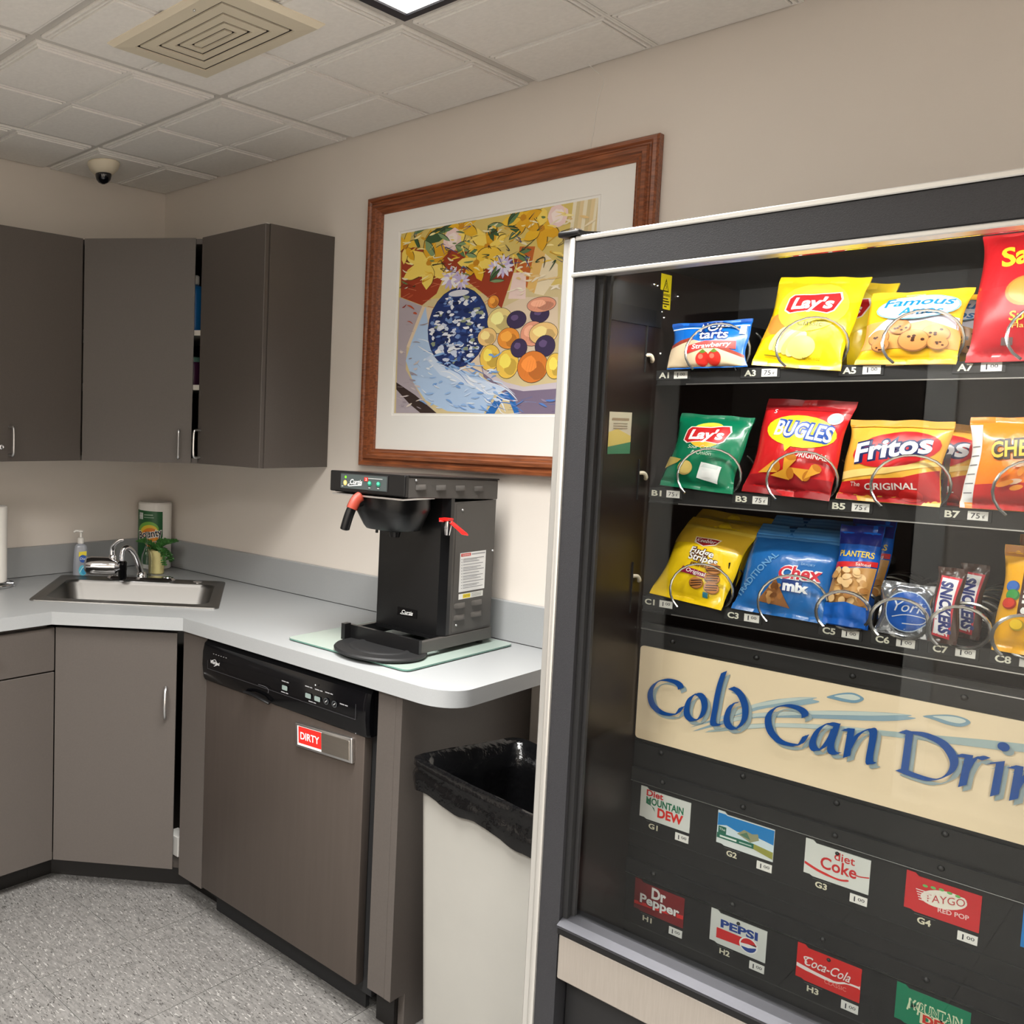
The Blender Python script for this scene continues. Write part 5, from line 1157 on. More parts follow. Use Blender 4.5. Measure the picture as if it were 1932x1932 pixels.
# sign
SGX, SGZ = 2.292, 0.967
mb = MB(); sg_pts = [(x, y) for x, y in rrect(TXR - 0.005 - SGX, 0.169, 0.006, 4, (TXR - 0.005 + SGX) / 2, SGZ + 0.0845)]
mb.prism([(x, TY - 0.0002, z) for x, z in sg_pts], (0, -0.003, 0)); sign = mb.build('sign_panel', M('sign_cream', (236, 216, 184), 0.35), vm, smooth=False)
p = PR(); BL, SH = (14, 74, 150), (150, 166, 170)
S = [(n, [(a / 1000.0, b / 1000.0) for a, b in g]) for n, g in SIGN]
SWC = {'sw1': (150, 176, 188), 'sw2': (142, 168, 182), 'sw3': (166, 184, 184), 'drop1': (120, 156, 178), 'drop2': (130, 160, 176)}
for n, g in S:
    if n in SWC:
        gg = [q[:2] for q in cr([(a, b, 0) for a, b in g], 3, True)]
        p.poly(gg, SWC[n])
        cx_, cy_ = sum(a for a, b in g) / len(g), sum(b for a, b in g) / len(g)
        if n.startswith('drop'): p.poly([(cx_ + (a - cx_) * 0.7 + 0.002, cy_ + (b - cy_) * 0.55 + 0.0015) for a, b in gg], (206, 214, 206))
        else:
            half = len(g) // 2
            p.poly([(a, b) for a, b in g[1:half]] + [(a, b - 0.006 if k else b) for k, (a, b) in enumerate(reversed(g[1:half]))], (196, 208, 204))
letters = [(n, g) for n, g in S if n not in SWC and n != 'a']
letters.append(('a', [(0.2955, 0.1075), (0.2840, 0.1065), (0.2725, 0.0930), (0.2665, 0.0720), (0.2705, 0.0615), (0.2795, 0.0660), (0.2885, 0.0850), (0.2930, 0.1020)]))
letters.append(('a2', [(0.2960, 0.1085), (0.2925, 0.0900), (0.2900, 0.0720), (0.2930, 0.0635), (0.3005, 0.0640)]))
# finish the word beyond the frame: n, k, s
nn = [g for n, g in S if n == 'n'][0]; n2 = [g for n, g in S if n == 'n2'][0]
last = [g for n, g in S if n == 'n'][1]; ox = last[1][0] - nn[1][0]
letters.append(('n2', [(a + ox, b) for a, b in n2]))
kx = last[1][0] + 0.050
letters.append(('k', [(kx, 0.150), (kx + 0.006, 0.150), (kx + 0.002, 0.062)])); letters.append(('k2', [(kx + 0.034, 0.110), (kx + 0.006, 0.086), (kx + 0.024, 0.066), (kx + 0.040, 0.058)]))
letters.append(('s', [(kx + 0.072, 0.104), (kx + 0.058, 0.110), (kx + 0.052, 0.098), (kx + 0.064, 0.086), (kx + 0.068, 0.070), (kx + 0.058, 0.060), (kx + 0.046, 0.066)]))
for dx, dz, c in ((0.0045, -0.0055, SH), (0, 0, BL)):
    for n, g in letters:
        q = [(a + dx, b + dz) for a, b in g]
        if n == 'dot': p.ell(q[0][0], q[0][1], 0.0062, 0.0062, c)
        else: p.nib(q, 0.0108, 36, c, 1 if n in ('n', 'r', 'i', 'k', 'D') else 6, 0.16)
p.build('sign_lettering', flat((SGX, TY - 0.0033, SGZ), (1, 0, 0), (0, 0, 1)), sign, dk=0.0004 / 3, clip=(0, TXR - 0.007 - SGX, 0, 0.169))

# drink cards
CW, CH = 0.083, 0.056
def card(x, z, base, draw, code, cut=True, knob=False):
    mb = MB(); mb.prism([(x + a, TY - 0.0005, z + b) for a, b in [(0, 0), (0.008, 0), (0.012, -0.002), (CW, -0.002), (CW, CH - 0.004), (0.014, CH - 0.004), (0.010, CH), (0, CH)]], (0, -0.0015, 0))
    cd = mb.build('drink_card', colour(base), dp, smooth=False)
    p = PR(); draw(p); p.build('card_print', flat((x, TY - 0.0021, z), (1, 0, 0), (0, 0, 1)), cd, off=0.0002, dk=0.00004, clip=(0.0005, CW - 0.0005, -0.0015, CH - 0.0005))
    if knob: MB().ball((x + CW * 0.5, TY - 0.003, z + CH - 0.009), 0.0028, 10, 6).build('card_knob', 'black_plastic', cd)
    p = PR(); p.text(code, 0, 0, 0.0088, (220, 214, 190), bold=0.03, al='L', fit=0.0155); p.rect(-0.004, 0.020, 0.0118, 0.0123, (120, 120, 120)); p.build('selection_code', flat((x + 0.016, TY - 0.0006, z - 0.0175), (1, 0, 0), (0, 0, 1)), dp, off=0.0003)
    mb = MB(); mb.box(x + 0.061, x + 0.0825, TY - 0.0022, TY - 0.0006, z - 0.021, z - 0.008); mb.build('price_tag', 'white_plastic', dp, smooth=False)
    p = PR(); p.text('1', 0.0060, 0.0028, 0.0074, (32, 32, 44), bold=0.02); p.text('00', 0.0142, 0.0052, 0.0046, (32, 32, 44), fit=0.0082); p.build('price_print', flat((x + 0.061, TY - 0.0023, z - 0.021), (1, 0, 0), (0, 0, 1)), dp, off=0.0002)
def d_dmd(p):
    p.text('Diet', 0.024, 0.0415, 0.0105, (198, 40, 40), bold=0.03, fit=0.028); p.text('MOUNTAIN', 0.041, 0.027, 0.0120, (20, 110, 76), bold=0.03, fit=0.062); p.poly([(0.010, 0.039), (0.016, 0.027), (0.024, 0.022), (0.026, 0.015), (0.020, 0.024), (0.012, 0.026)], (20, 110, 76)); p.text('DEW', 0.051, 0.0085, 0.0155, (214, 44, 36), bold=0.04, fit=0.042)
def d_land(p):
    p.poly([(0, 0.052), (0.012, 0.052), (0.014, 0.0505), (CW, 0.0505), (CW, 0.026), (0, 0.026)], (28, 126, 196)); p.poly([(0, 0.030), (0.014, 0.034), (0.03, 0.029), (0.05, 0.032), (CW, 0.026), (CW, 0.014), (0, 0.014)], (206, 222, 230))
    p.poly([(0.03, 0.026), (0.04, 0.036), (0.052, 0.033), (0.060, 0.036), (0.062, 0.026), (0.05, 0.018)], (150, 150, 116)); p.poly([(0.034, 0.026), (0.044, 0.033), (0.05, 0.022)], (84, 120, 96)); p.rect(0.002, 0.014, 0.018, 0.03, (36, 100, 80)); p.rect(0, 0.055, 0.009, 0.018, (36, 104, 84)); p.poly([(0.055, 0.009), (CW, 0.002), (CW, 0.014), (0.055, 0.018)], (150, 150, 70))
    p.text('The', 0.008, 0.023, 0.004, (230, 236, 230)); p.rect(0.005, 0.03, 0.0115, 0.0145, (220, 230, 224)); p.rect(0.034, 0.052, 0.012, 0.0138, (180, 206, 196))
def d_dcoke(p):
    p.stroke([(0, 0.017), (0.02, 0.010), (0.045, 0.0065), (0.058, 0.010)], [0.004, 0.003, 0.002], (206, 44, 42)); p.text('diet', 0.051, 0.036, 0.0125, (200, 44, 44), bold=0.012, fit=0.026); p.text('Coke', 0.044, 0.0165, 0.018, (196, 40, 42), bold=0.02, fit=0.046); p.stroke([(0.06, 0.024), (0.07, 0.022), (CW, 0.025)], 0.0018, (200, 44, 44))
def d_fay(p):
    p.ell(0.043, 0.029, 0.026, 0.013, (232, 226, 214), 14); p.text('FAYGO', 0.046, 0.023, 0.013, (226, 218, 206), rot=14, bold=0.05, fit=0.046, shear=0.2); p.text('FAYGO', 0.046, 0.024, 0.0105, (186, 60, 62), rot=14, fit=0.042, shear=0.2)
    for k in range(5): p.rect(0.016 - 0.001 * k, 0.030, 0.018 + 0.0035 * k, 0.0194 + 0.0035 * k, (232, 220, 214))
    for k in range(5): p.ell(0.022 + 0.009 * k, 0.043 - 0.001 * abs(k - 2), 0.003, 0.002, (110, 180, 100))
    p.text('RED POP', 0.055, 0.0105, 0.0065, (238, 200, 196), rot=4, bold=0.02, fit=0.034)
def d_pep(p):
    p.poly([(0, 0.008), (CW, 0.014), (CW, 0.021), (0, 0.014)], (214, 40, 40)); p.text('Dr', 0.041, 0.030, 0.0185, (232, 230, 228), bold=0.04, fit=0.024); p.text('Pepper', 0.043, 0.0145, 0.0165, (118, 30, 34), bold=0.08, fit=0.070); p.text('Pepper', 0.043, 0.015, 0.0155, (234, 232, 230), bold=0.03, fit=0.066)
def d_pepsi(p):
    p.poly([(0.010, 0.026), (0.052, 0.026), (0.048, 0.010), (0.010, 0.008)], (210, 40, 42)); p.text('PEPSI', 0.043, 0.030, 0.0125, (30, 62, 140), bold=0.04, fit=0.055, rot=1)
    p.ell(0.058, 0.0165, 0.0135, 0.0135, (236, 236, 234)); p.poly([(0.0465, 0.0165)] + [(0.058 + 0.0115 * math.cos(math.radians(a)), 0.0165 + 0.0115 * math.sin(math.radians(a))) for a in range(170, 9, -20)] + [(0.0695, 0.0215), (0.058, 0.0185)], (210, 42, 44)); p.poly([(0.047, 0.0115)] + [(0.058 + 0.0115 * math.cos(math.radians(a)), 0.0165 + 0.0115 * math.sin(math.radians(a))) for a in range(205, 356, 20)] + [(0.0692, 0.0165), (0.058, 0.012)], (32, 66, 144))
def d_coke(p):
    p.stroke([(0, 0.020), (0.02, 0.017), (0.05, 0.015), (0.066, 0.021), (CW, 0.022)], [0.006, 0.005, 0.003, 0.003, 0.006], (236, 226, 224)); p.text('Coca-Cola', 0.039, 0.023, 0.0155, (206, 36, 34), bold=0.07, fit=0.062, shear=0.3); p.text('Coca-Cola', 0.039, 0.024, 0.0145, (238, 226, 224), bold=0.01, fit=0.060, shear=0.3); p.stroke([(0.014, 0.028), (0.010, 0.036), (0.02, 0.038)], 0.0018, (238, 226, 224)); p.text('CLASSIC', 0.052, 0.0075, 0.006, (236, 150, 140), fit=0.028)
def d_mdew(p):
    p.text('MOUNTAIN', 0.045, 0.024, 0.0135, (214, 226, 190), bold=0.05, fit=0.060); p.text('MOUNTAIN', 0.045, 0.025, 0.0112, (16, 128, 92), bold=0.01, fit=0.056); p.stroke([(0.014, 0.02), (0.017, 0.039), (0.022, 0.026), (0.028, 0.039), (0.026, 0.018)], 0.002, (214, 226, 190), 0); p.text('DEW', 0.052, 0.0095, 0.013, (224, 214, 180), bold=0.09, fit=0.046); p.text('DEW', 0.052, 0.0105, 0.011, (206, 52, 40), bold=0.05, fit=0.040)
GXs = [2.3075 + 0.1252 * k for k in range(5)]
GREY = (214, 216, 212)
for k, (b_, d_, kn) in enumerate(((GREY, d_dmd, False), ((216, 222, 222), d_land, False), (GREY, d_dcoke, True), ((200, 46, 50), d_fay, False), ((30, 122, 196), lambda p: p.rect(0.01, 0.07, 0.02, 0.03, (44, 140, 210)), False))):
    card(GXs[k], 0.826, b_, d_, 'G%d' % (k + 1), knob=kn)
for k, (b_, d_, kn) in enumerate((((124, 30, 34), d_pep, False), (GREY, d_pepsi, True), ((212, 36, 34), d_coke, True), ((16, 128, 92), d_mdew, False), ((24, 140, 66), lambda p: p.rect(0.01, 0.07, 0.02, 0.03, (40, 156, 80)), False))):
    card(GXs[k], 0.654, b_, d_, 'H%d' % (k + 1), knob=kn)

# ================================================================== SNACKS ON THE TRAYS
WHT = (242, 241, 238)
def foil(name, col, rough=0.26, metal=0.0):
    return M('foil_' + name, col, rough, metal, spec=0.5, coat=0.35, bump=0.6, bscale=38, bdist=0.004, stretch=(1, 1, 0.5))
def snack(name, label, cat, xc, z0, W, Hh, B, lean, yaw, mat, draw, seed=1, sb=0.07, st=0.08, y0=-0.709, group=None, wr=1.0, roll=0.0, nu=26, nv=34, bend=0.0, edge=0.0):
    a, l = math.radians(yaw), math.radians(lean)
    ex = Vector((math.cos(a), math.sin(a), 0)); ey = Matrix.Rotation(a, 3, 'Z') @ Vector((0, math.sin(l), math.cos(l))); n = ex.cross(ey)
    if roll:
        q = Matrix.Rotation(math.radians(roll), 3, n); ex = q @ ex; ey = q @ ey
    O = Vector((xc, y0, z0))
    def pos(u, v, off, side=1):
        t = max(-1, min(1, u / (W / 2))); s = max(0, min(1, v / Hh))
        b = max(0.0, min(1.0, (s - sb) / (1 - sb - st)))
        pf = math.sin(math.pi * b) ** 0.55 if 0 < b < 1 else 0.0
        cs = max(0.0, 1 - abs(t) ** 2.6)
        d = B * pf * cs ** 0.75
        near = math.exp(-min(b, 1 - b) / 0.10) * min(1, b * 14) * min(1, (1 - b) * 14)
        d += wr * (0.0026 * near * math.sin(t * 8.5 + seed * 1.7 + 3 * s) + 0.0030 * pf * cs * noise.noise(Vector((u * 24 + seed * 5.1, v * 24, seed))) + 0.0012 * noise.noise(Vector((u * 60 + seed, v * 45, seed * 2.2))) * cs)
        if b <= 0 or b >= 1: d += 0.0014 * math.sin(t * 5 + seed)
        d = d * (1 if side > 0 else -0.55)
        uu = u * (1 - 0.07 * pf) + 0.0015 * math.sin(s * 9 + seed) * t * t
        top = 0.003 * noise.noise(Vector((u * 30 + seed * 3, seed, 0))) * s ** 6
        yb = bend * max(0, s - 0.6) ** 2
        return O + ex * uu + ey * (v + top) + n * (d + off + (0.0005 * side)) + Vector((0, yb, 0))
    mb = MB()
    for side in (1, -1):
        vs = []; fs = []
        for j in range(nv + 1):
            for i in range(nu + 1):
                vs.append(pos(-W / 2 + W * i / nu, Hh * j / nv, 0, side))
        for j in range(nv):
            for i in range(nu):
                f = (j * (nu + 1) + i, j * (nu + 1) + i + 1, (j + 1) * (nu + 1) + i + 1, (j + 1) * (nu + 1) + i)
                fs.append(f if side > 0 else tuple(reversed(f)))
        mb.add(vs, fs)
    N = (nu + 1) * (nv + 1)
    rim = [i for i in range(nu + 1)] + [j * (nu + 1) + nu for j in range(1, nv + 1)] + [nv * (nu + 1) + i for i in range(nu - 1, -1, -1)] + [j * (nu + 1) for j in range(nv - 1, 0, -1)]
    for k in range(len(rim)):
        i, j = rim[k], rim[(k + 1) % len(rim)]
        mb.f.append((j, i, i + N, j + N)); mb.m.append(0)
    o = mb.build(name, mat, origin=tuple(O), angle=70)
    tag(o, label, cat, group)
    p = PR(); draw(p, W, Hh)
    if p.it:
        p.build('printed_design', pos, o, off=0.0007, dk=0.00014, maxe=0.0055, clip=(-W / 2 + 0.0006, W / 2 - 0.0006, 0.0006, Hh - 0.0006), rough=0.3)
    return o
def behind(o, label, dx, dy, dz=0.0):
    c = o.copy(); COL.objects.link(c); c.location = o.location + Vector((dx, dy, dz)); register(c, c.location); c['label'] = label
    for ch in o.children:
        d = ch.copy(); COL.objects.link(d); d.parent = c
    return c
def outlined(p, t, x, y, h, c, oc, ob=0.09, ib=0.015, **k):
    p.text(t, x, y, h, oc, bold=ob, **k); p.text(t, x, y, h, c, bold=ib, **k)
def chiplogo(p, x, y, s):
    """red ribbon with white lettering over a yellow sun"""
    p.ell(x, y + 0.002 * s, 0.036 * s, 0.030 * s, (250, 216, 70)); p.ell(x, y - 0.002 * s, 0.033 * s, 0.025 * s, (240, 176, 46))
    rib = [(-0.042, 0.010), (-0.036, 0.017), (0.0, 0.018), (0.036, 0.024), (0.042, 0.012), (0.036, -0.010), (0.028, -0.016), (0.0, -0.013), (-0.034, -0.018), (-0.044, -0.012)]
    p.poly([(x + a * s * 1.06, y + b * s * 1.1) for a, b in rib], (246, 238, 226)); p.poly([(x + a * s, y + b * s) for a, b in rib], (192, 32, 36))
    p.text("Lay's", x - 0.001, y - 0.0085 * s, 0.0205 * s, (248, 246, 242), shear=0.18, bold=0.035, rot=3, fit=0.066 * s)
    p.stroke([(x - 0.034 * s, y - 0.010 * s), (x - 0.012 * s, y - 0.0085 * s)], 0.004 * s, (248, 246, 242), 0)
def chip(p, x, y, rx, ry, c=(244, 216, 140), rot=0):
    p.ell(x, y, rx, ry, tuple(int(k * 0.86) for k in c), rot); p.ell(x + 0.0008, y + 0.001, rx * 0.88, ry * 0.86, c, rot)
def cookie(p, x, y, r, c=(176, 112, 56), chips=6, seed=0, k=0.8):
    R = random.Random(seed); p.ell(x, y, r, r * k, tuple(int(q * 0.7) for q in c)); p.ell(x, y + 0.0008, r * 0.93, r * k * 0.92, c)
    for _ in range(chips):
        a = R.uniform(0, 6.28); q = R.uniform(0, 0.7) * r; p.ell(x + q * math.cos(a), y + q * k * math.sin(a), r * 0.13, r * 0.10, (64, 36, 22), n=8)

def dr_pop(p, W, H):
    p.rect(-W / 2, W / 2, H * 0.9, H, (24, 78, 160)); p.rect(-W / 2, W / 2, H * 0.84, H * 0.865, (226, 236, 244))
    p.poly([(-W / 2, 0.002), (W / 2, 0.002), (W / 2, 0.016), (0.02, 0.030), (0.0, 0.040), (-0.02, 0.046), (-W / 2, 0.036)], (222, 200, 168)); p.poly([(-W / 2, 0.034), (-0.04, 0.041), (-0.022, 0.046), (-0.022, 0.051), (-0.045, 0.047), (-W / 2, 0.040)], (150, 60, 44)); p.poly([(0.02, 0.030), (W / 2, 0.014), (W / 2, 0.019), (0.024, 0.035)], (150, 60, 44))
    outlined(p, 'POP', 0.008, 0.060, 0.016, WHT, (16, 48, 120), fit=0.042, rot=-2); outlined(p, 'tarts', 0.011, 0.047, 0.0145, WHT, (16, 48, 120), fit=0.046)
    p.poly([(-0.030, 0.022), (-0.028, 0.036), (0.0, 0.043), (0.048, 0.041), (0.050, 0.028), (0.0, 0.031)], (214, 66, 62)); p.text('Strawberry', 0.010, 0.0315, 0.0075, WHT, rot=3, bold=0.015, fit=0.062, shear=0.2)
    for x in (-0.002, 0.017): p.ell(x, 0.014, 0.011, 0.012, (206, 48, 40)); p.ell(x - 0.003, 0.017, 0.004, 0.004, (232, 110, 92)); p.poly([(x - 0.006, 0.024), (x, 0.029), (x + 0.006, 0.024), (x, 0.022)], (96, 130, 50))
    p.rect(W * 0.40, W * 0.47, H * 0.66, H * 0.84, (224, 226, 230))
snack('pastry_pack', 'blue toaster pastry pack in slot A1 of the top row', 'pastry pack', 2.372, 1.6260, 0.124, 0.080, 0.014, 12, -2, foil('blue1', (20, 104, 196)), dr_pop, 2, 0.03, 0.07, y0=-0.716)

def dr_lays(p, W, H):
    p.poly([(-W / 2, 0.04), (-0.03, 0.055), (-0.022, 0.078), (-W / 2, 0.082)], (226, 170, 40)); p.ell(-0.040, 0.066, 0.018, 0.018, (196, 134, 58))
    for k in range(5): p.ell(-0.030 + 0.007 * k, 0.042 - 0.002 * k, 0.009, 0.021, ((250, 232, 150), (244, 214, 110))[k % 2], -28)
    p.ell(0.006, 0.030, 0.020, 0.017, (248, 226, 120)); p.ell(0.002, 0.095, 0.050, 0.042, (252, 226, 60))
    chiplogo(p, 0.004, 0.098, 0.86)
    p.text('Classic', 0.010, 0.062, 0.0082, (96, 92, 20), fit=0.036)
    p.text('NET WT 1 OZ', 0.022, 0.012, 0.003, (120, 100, 20), fit=0.024); p.stroke([(-0.046, 0.016), (-0.02, 0.013)], 0.0014, (140, 120, 30), 0)
b = snack('chip_bag', 'bright yellow potato chip bag in slot A3 of the top row', 'chip bag', 2.497, 1.6225, 0.124, 0.150, 0.021, 17, -3, foil('yellow', (250, 214, 20)), dr_lays, 3, roll=-7, group='potato chip bags with red ribbon logo')
behind(b, 'second yellow potato chip bag standing behind the front one in slot A3', 0.022, 0.052, -0.006)

def dr_amos(p, W, H):
    p.rect(-W / 2, W / 2, H * 0.0, H * 0.07, (214, 158, 30)); p.poly([(-W / 2, 0.02), (W / 2, 0.02), (W / 2, 0.066), (-W / 2, 0.060)], (206, 150, 84)); p.poly([(-W * 0.45, 0.040), (0.02, 0.060), (W * 0.48, 0.048), (W * 0.48, 0.066), (-0.02, 0.072)], (226, 222, 232))  # the pale lilac band is glare on the foil, painted as print
    for k, (x, y, r) in enumerate(((-0.036, 0.036, 0.015), (0.034, 0.040, 0.016), (-0.010, 0.050, 0.014), (0.010, 0.030, 0.019), (0.038, 0.026, 0.012), (-0.030, 0.024, 0.012))): cookie(p, x, y, r, (190, 128, 72), 5, k)
    p.ell(0.006, 0.080, 0.050, 0.020, (120, 180, 214), 4); p.ell(0.006, 0.080, 0.048, 0.0185, (234, 240, 246), 4)
    p.text('Famous', 0.006, 0.082, 0.0125, (24, 122, 188), shear=0.28, bold=0.02, fit=0.082, rot=2); p.text('Amos', 0.012, 0.067, 0.0115, (24, 122, 188), shear=0.28, bold=0.02, fit=0.052, rot=2)
b = snack('cookie_bag', 'golden cookie bag with pale blue oval in slot A5', 'cookie bag', 2.633, 1.6225, 0.118, 0.112, 0.020, 16, -3, foil('gold', (240, 184, 34)), dr_amos, 5, roll=-2, group='cookie bags in slot A5')
behind(b, 'second golden cookie bag standing behind the front one in slot A5', 0.024, 0.055, -0.004)

def dr_salsa(p, W, H):
    p.rect(-W / 2, W / 2, 0, 0.085, (160, 18, 30)); p.poly([(-W / 2, 0.085), (W / 2, 0.075), (W / 2, 0.1), (-W / 2, 0.1)], (178, 20, 30))
    chip(p, -0.010, 0.092, 0.022, 0.021, (206, 128, 52)); chip(p, 0.022, 0.086, 0.020, 0.019, (214, 140, 60)); p.poly([(-0.008, 0.112), (0.002, 0.122), (0.012, 0.113)], (70, 120, 44))
    p.text('Salsitas', 0.008, 0.135, 0.027, (246, 214, 50), rot=8, bold=0.03, fit=0.098); p.text('Spicy Salsa', 0.012, 0.052, 0.012, (246, 206, 50), bold=0.01, fit=0.072); p.text('Flavored', 0.0, 0.042, 0.006, (230, 190, 90), fit=0.04)
    p.rect(-0.03, -0.018, 0.02, 0.03, (90, 70, 70))
snack('chip_bag', 'tall red spicy chip bag in slot A7 cut off by the frame', 'chip bag', 2.764, 1.6225, 0.132, 0.190, 0.022, 12, -2, foil('red1', (206, 26, 36)), dr_salsa, 7)

def dr_sour(p, W, H):
    chiplogo(p, 0.000, 0.092, 0.84)
    p.text('Sour Cream', 0.0, 0.066, 0.0065, (206, 226, 206), fit=0.048, shear=0.1); p.text('& Onion', 0.002, 0.056, 0.0065, (206, 226, 206), fit=0.034, shear=0.1)
    p.poly([(-W / 2, 0.03), (-0.036, 0.040), (-0.030, 0.046), (-W / 2, 0.052)], (198, 176, 90)); chip(p, -0.020, 0.032, 0.013, 0.012, (232, 204, 120))
    p.poly([(0.002, 0.018), (0.006, 0.044), (0.040, 0.040), (0.036, 0.012)], (230, 232, 232)); p.poly([(0.006, 0.036), (0.012, 0.042), (0.036, 0.040), (0.034, 0.034)], (206, 214, 212)); p.rect(0.010, 0.026, 0.020, 0.030, (240, 240, 240))
snack('chip_bag', 'green potato chip bag in slot B1 of the middle row', 'chip bag', 2.366, 1.4215, 0.118, 0.135, 0.020, 20, -3, foil('green', (6, 118, 82)), dr_sour, 9, roll=-4, group='potato chip bags with red ribbon logo')

def dr_bug(p, W, H):
    p.rect(-W / 2, W / 2, 0, 0.030, (150, 22, 30)); p.rect(-W / 2, W / 2, H - 0.020, H, (160, 28, 34))
    p.ell(0.004, 0.103, 0.052, 0.027, (250, 206, 30), -6); p.poly([(-0.014, 0.080), (0.0, 0.080), (-0.010, 0.068)], (250, 206, 30))
    outlined(p, 'BUGLES', 0.008, 0.092, 0.024, WHT, (30, 74, 160), 0.11, 0.02, fit=0.084, rot=-5)
    p.ell(0.046, 0.128, 0.010, 0.010, (198, 206, 216)); p.ell(0.046, 0.128, 0.0075, 0.0075, (150, 170, 196))
    p.text('ORIGINAL', 0.028, 0.060, 0.009, (240, 222, 216), bold=0.02, fit=0.046, rot=-3); p.text('S', -0.042, 0.133, 0.007, WHT)
    for (x, y, a, s) in ((-0.026, 0.040, 25, 1.0), (0.0, 0.050, 75, 1.0), (0.020, 0.036, -20, 0.95), (-0.004, 0.032, 10, 1.0), (0.036, 0.040, 50, 0.8)):
        ca, sa = math.cos(math.radians(a)), math.sin(math.radians(a))
        q = [(-0.020, 0.0), (0.008, 0.010), (0.014, 0.0), (0.008, -0.010)]
        p.poly([(x + (u * ca - v * sa) * s, y + (u * sa + v * ca) * s) for u, v in q], (226, 160, 50)); p.ell(x + 0.010 * ca * s, y + 0.010 * sa * s, 0.0055 * s, 0.009 * s, (190, 116, 30), a)
b = snack('snack_bag', 'red corn snack bag with a yellow oval in slot B3', 'snack bag', 2.497, 1.4205, 0.124, 0.160, 0.019, 17, -5, foil('red2', (204, 30, 34)), dr_bug, 11, roll=-3, group='corn snack bags in the middle row')

def dr_frit(p, W, H):
    p.poly([(-W / 2, 0), (W / 2, 0), (W / 2, 0.052), (0.02, 0.036), (-W / 2, 0.026)], (186, 28, 32)); p.poly([(-W / 2, 0.030), (0.0, 0.040), (W / 2, 0.058), (W / 2, 0.064), (-0.01, 0.048), (-W / 2, 0.042)], (250, 214, 130))
    p.ell(0.004, 0.077, 0.054, 0.027, (196, 30, 36), 12)
    outlined(p, 'Fritos', 0.002, 0.066, 0.027, (236, 238, 244), (24, 34, 84), 0.10, 0.03, fit=0.096, rot=12, shear=0.15)
    p.text('The', -0.040, 0.020, 0.006, (236, 226, 214)); p.text('ORIGINAL', 0.006, 0.018, 0.0085, (236, 226, 220), bold=0.02, fit=0.064, rot=5)
    p.rect(-W / 2, W / 2, H - 0.012, H, (216, 154, 50)); p.ell(0.03, 0.012, 0.014, 0.008, (220, 40, 40))
b = snack('snack_bag', 'gold and red corn chip bag in slot B5', 'snack bag', 2.624, 1.4205, 0.124, 0.125, 0.021, 14, -4, foil('gold2', (236, 176, 64)), dr_frit, 13, roll=-1, group='corn snack bags in the middle row')
behind(b, 'second gold and red corn chip bag peeking out behind the front one', 0.030, 0.055, -0.004)

def dr_chee(p, W, H):
    p.rect(-W / 2, -W / 2 + 0.014, 0.0, 0.118, (226, 226, 224))
    for k in range(6): p.rect(-W / 2 + 0.002, -W / 2 + 0.012, 0.020 + 0.013 * k, 0.0215 + 0.013 * k, (120, 120, 124))
    p.poly([(-W / 2 + 0.014, 0), (W / 2, 0), (W / 2, 0.042), (-W / 2 + 0.014, 0.032)], (196, 30, 28))
    outlined(p, 'CHEETOS', 0.010, 0.074, 0.022, (234, 182, 66), (46, 32, 22), 0.12, 0.02, fit=0.092, rot=6)
    R = random.Random(4)
    for k in range(16):
        x, y = R.uniform(-0.02, 0.05), R.uniform(0.026, 0.062); p.ell(x, y, R.uniform(0.005, 0.012), 0.0035, R.choice([(232, 110, 30), (244, 150, 50), (240, 200, 170), (206, 70, 24)]), R.uniform(0, 180), 10)
snack('snack_bag', 'orange cheese snack bag in slot B7 cut off by the frame', 'snack bag', 2.768, 1.4205, 0.126, 0.130, 0.021, 12, -3, foil('orange', (246, 130, 18)), dr_chee, 15)

def dr_fudge(p, W, H):
    p.rect(-W / 2, W / 2, H * 0.66, H, (212, 168, 44)); p.rect(-W / 2, W / 2, H * 0.86, H * 0.90, (228, 190, 70))  # tan-gold upper part is a reflection put into the print colour
    p.poly([(-0.022, 0.116), (0.024, 0.116), (0.020, 0.104), (0.001, 0.098), (-0.018, 0.104)], (236, 220, 190)); p.poly([(-0.020, 0.1145), (0.022, 0.1145), (0.018, 0.1055), (0.001, 0.0995), (-0.016, 0.1055)], (146, 30, 34)); p.text('Keebler', 0.001, 0.106, 0.0072, WHT, fit=0.034)
    outlined(p, 'Fudge', 0.004, 0.082, 0.0115, WHT, (88, 46, 22), 0.10, 0.02, fit=0.042, rot=-3); outlined(p, 'Stripes', 0.010, 0.0705, 0.0115, WHT, (88, 46, 22), 0.10, 0.02, fit=0.050, rot=-3); p.text('minis', 0.008, 0.061, 0.008, (110, 60, 20), bold=0.03, fit=0.030)
    p.poly([(-0.022, 0.046), (-0.018, 0.057), (0.030, 0.052), (0.034, 0.043), (0.006, 0.044)], (140, 24, 62)); p.text('Original', 0.007, 0.047, 0.0065, WHT, bold=0.01, fit=0.034, rot=-4)
    for (x, y) in ((0.036, 0.046), (0.014, 0.032), (0.040, 0.030), (0.034, 0.062)):
        cookie(p, x, y, 0.012, (190, 122, 60), 0)
        for k in (-1, 0, 1): p.stroke([(x - 0.009, y + 0.004 * k - 0.002), (x + 0.009, y + 0.004 * k + 0.003)], 0.0018, (74, 40, 22), 0)
    p.rect(0.030, 0.038, 0.012, 0.020, (46, 120, 140))
b = snack('cookie_bag', 'yellow mini cookie bag in slot C1 of the bottom row', 'cookie bag', 2.362, 1.2275, 0.124, 0.155, 0.020, 30, -7, foil('yellow2', (246, 206, 22)), dr_fudge, 17, roll=-4, bend=0.2, group='mini cookie bags in slot C1')
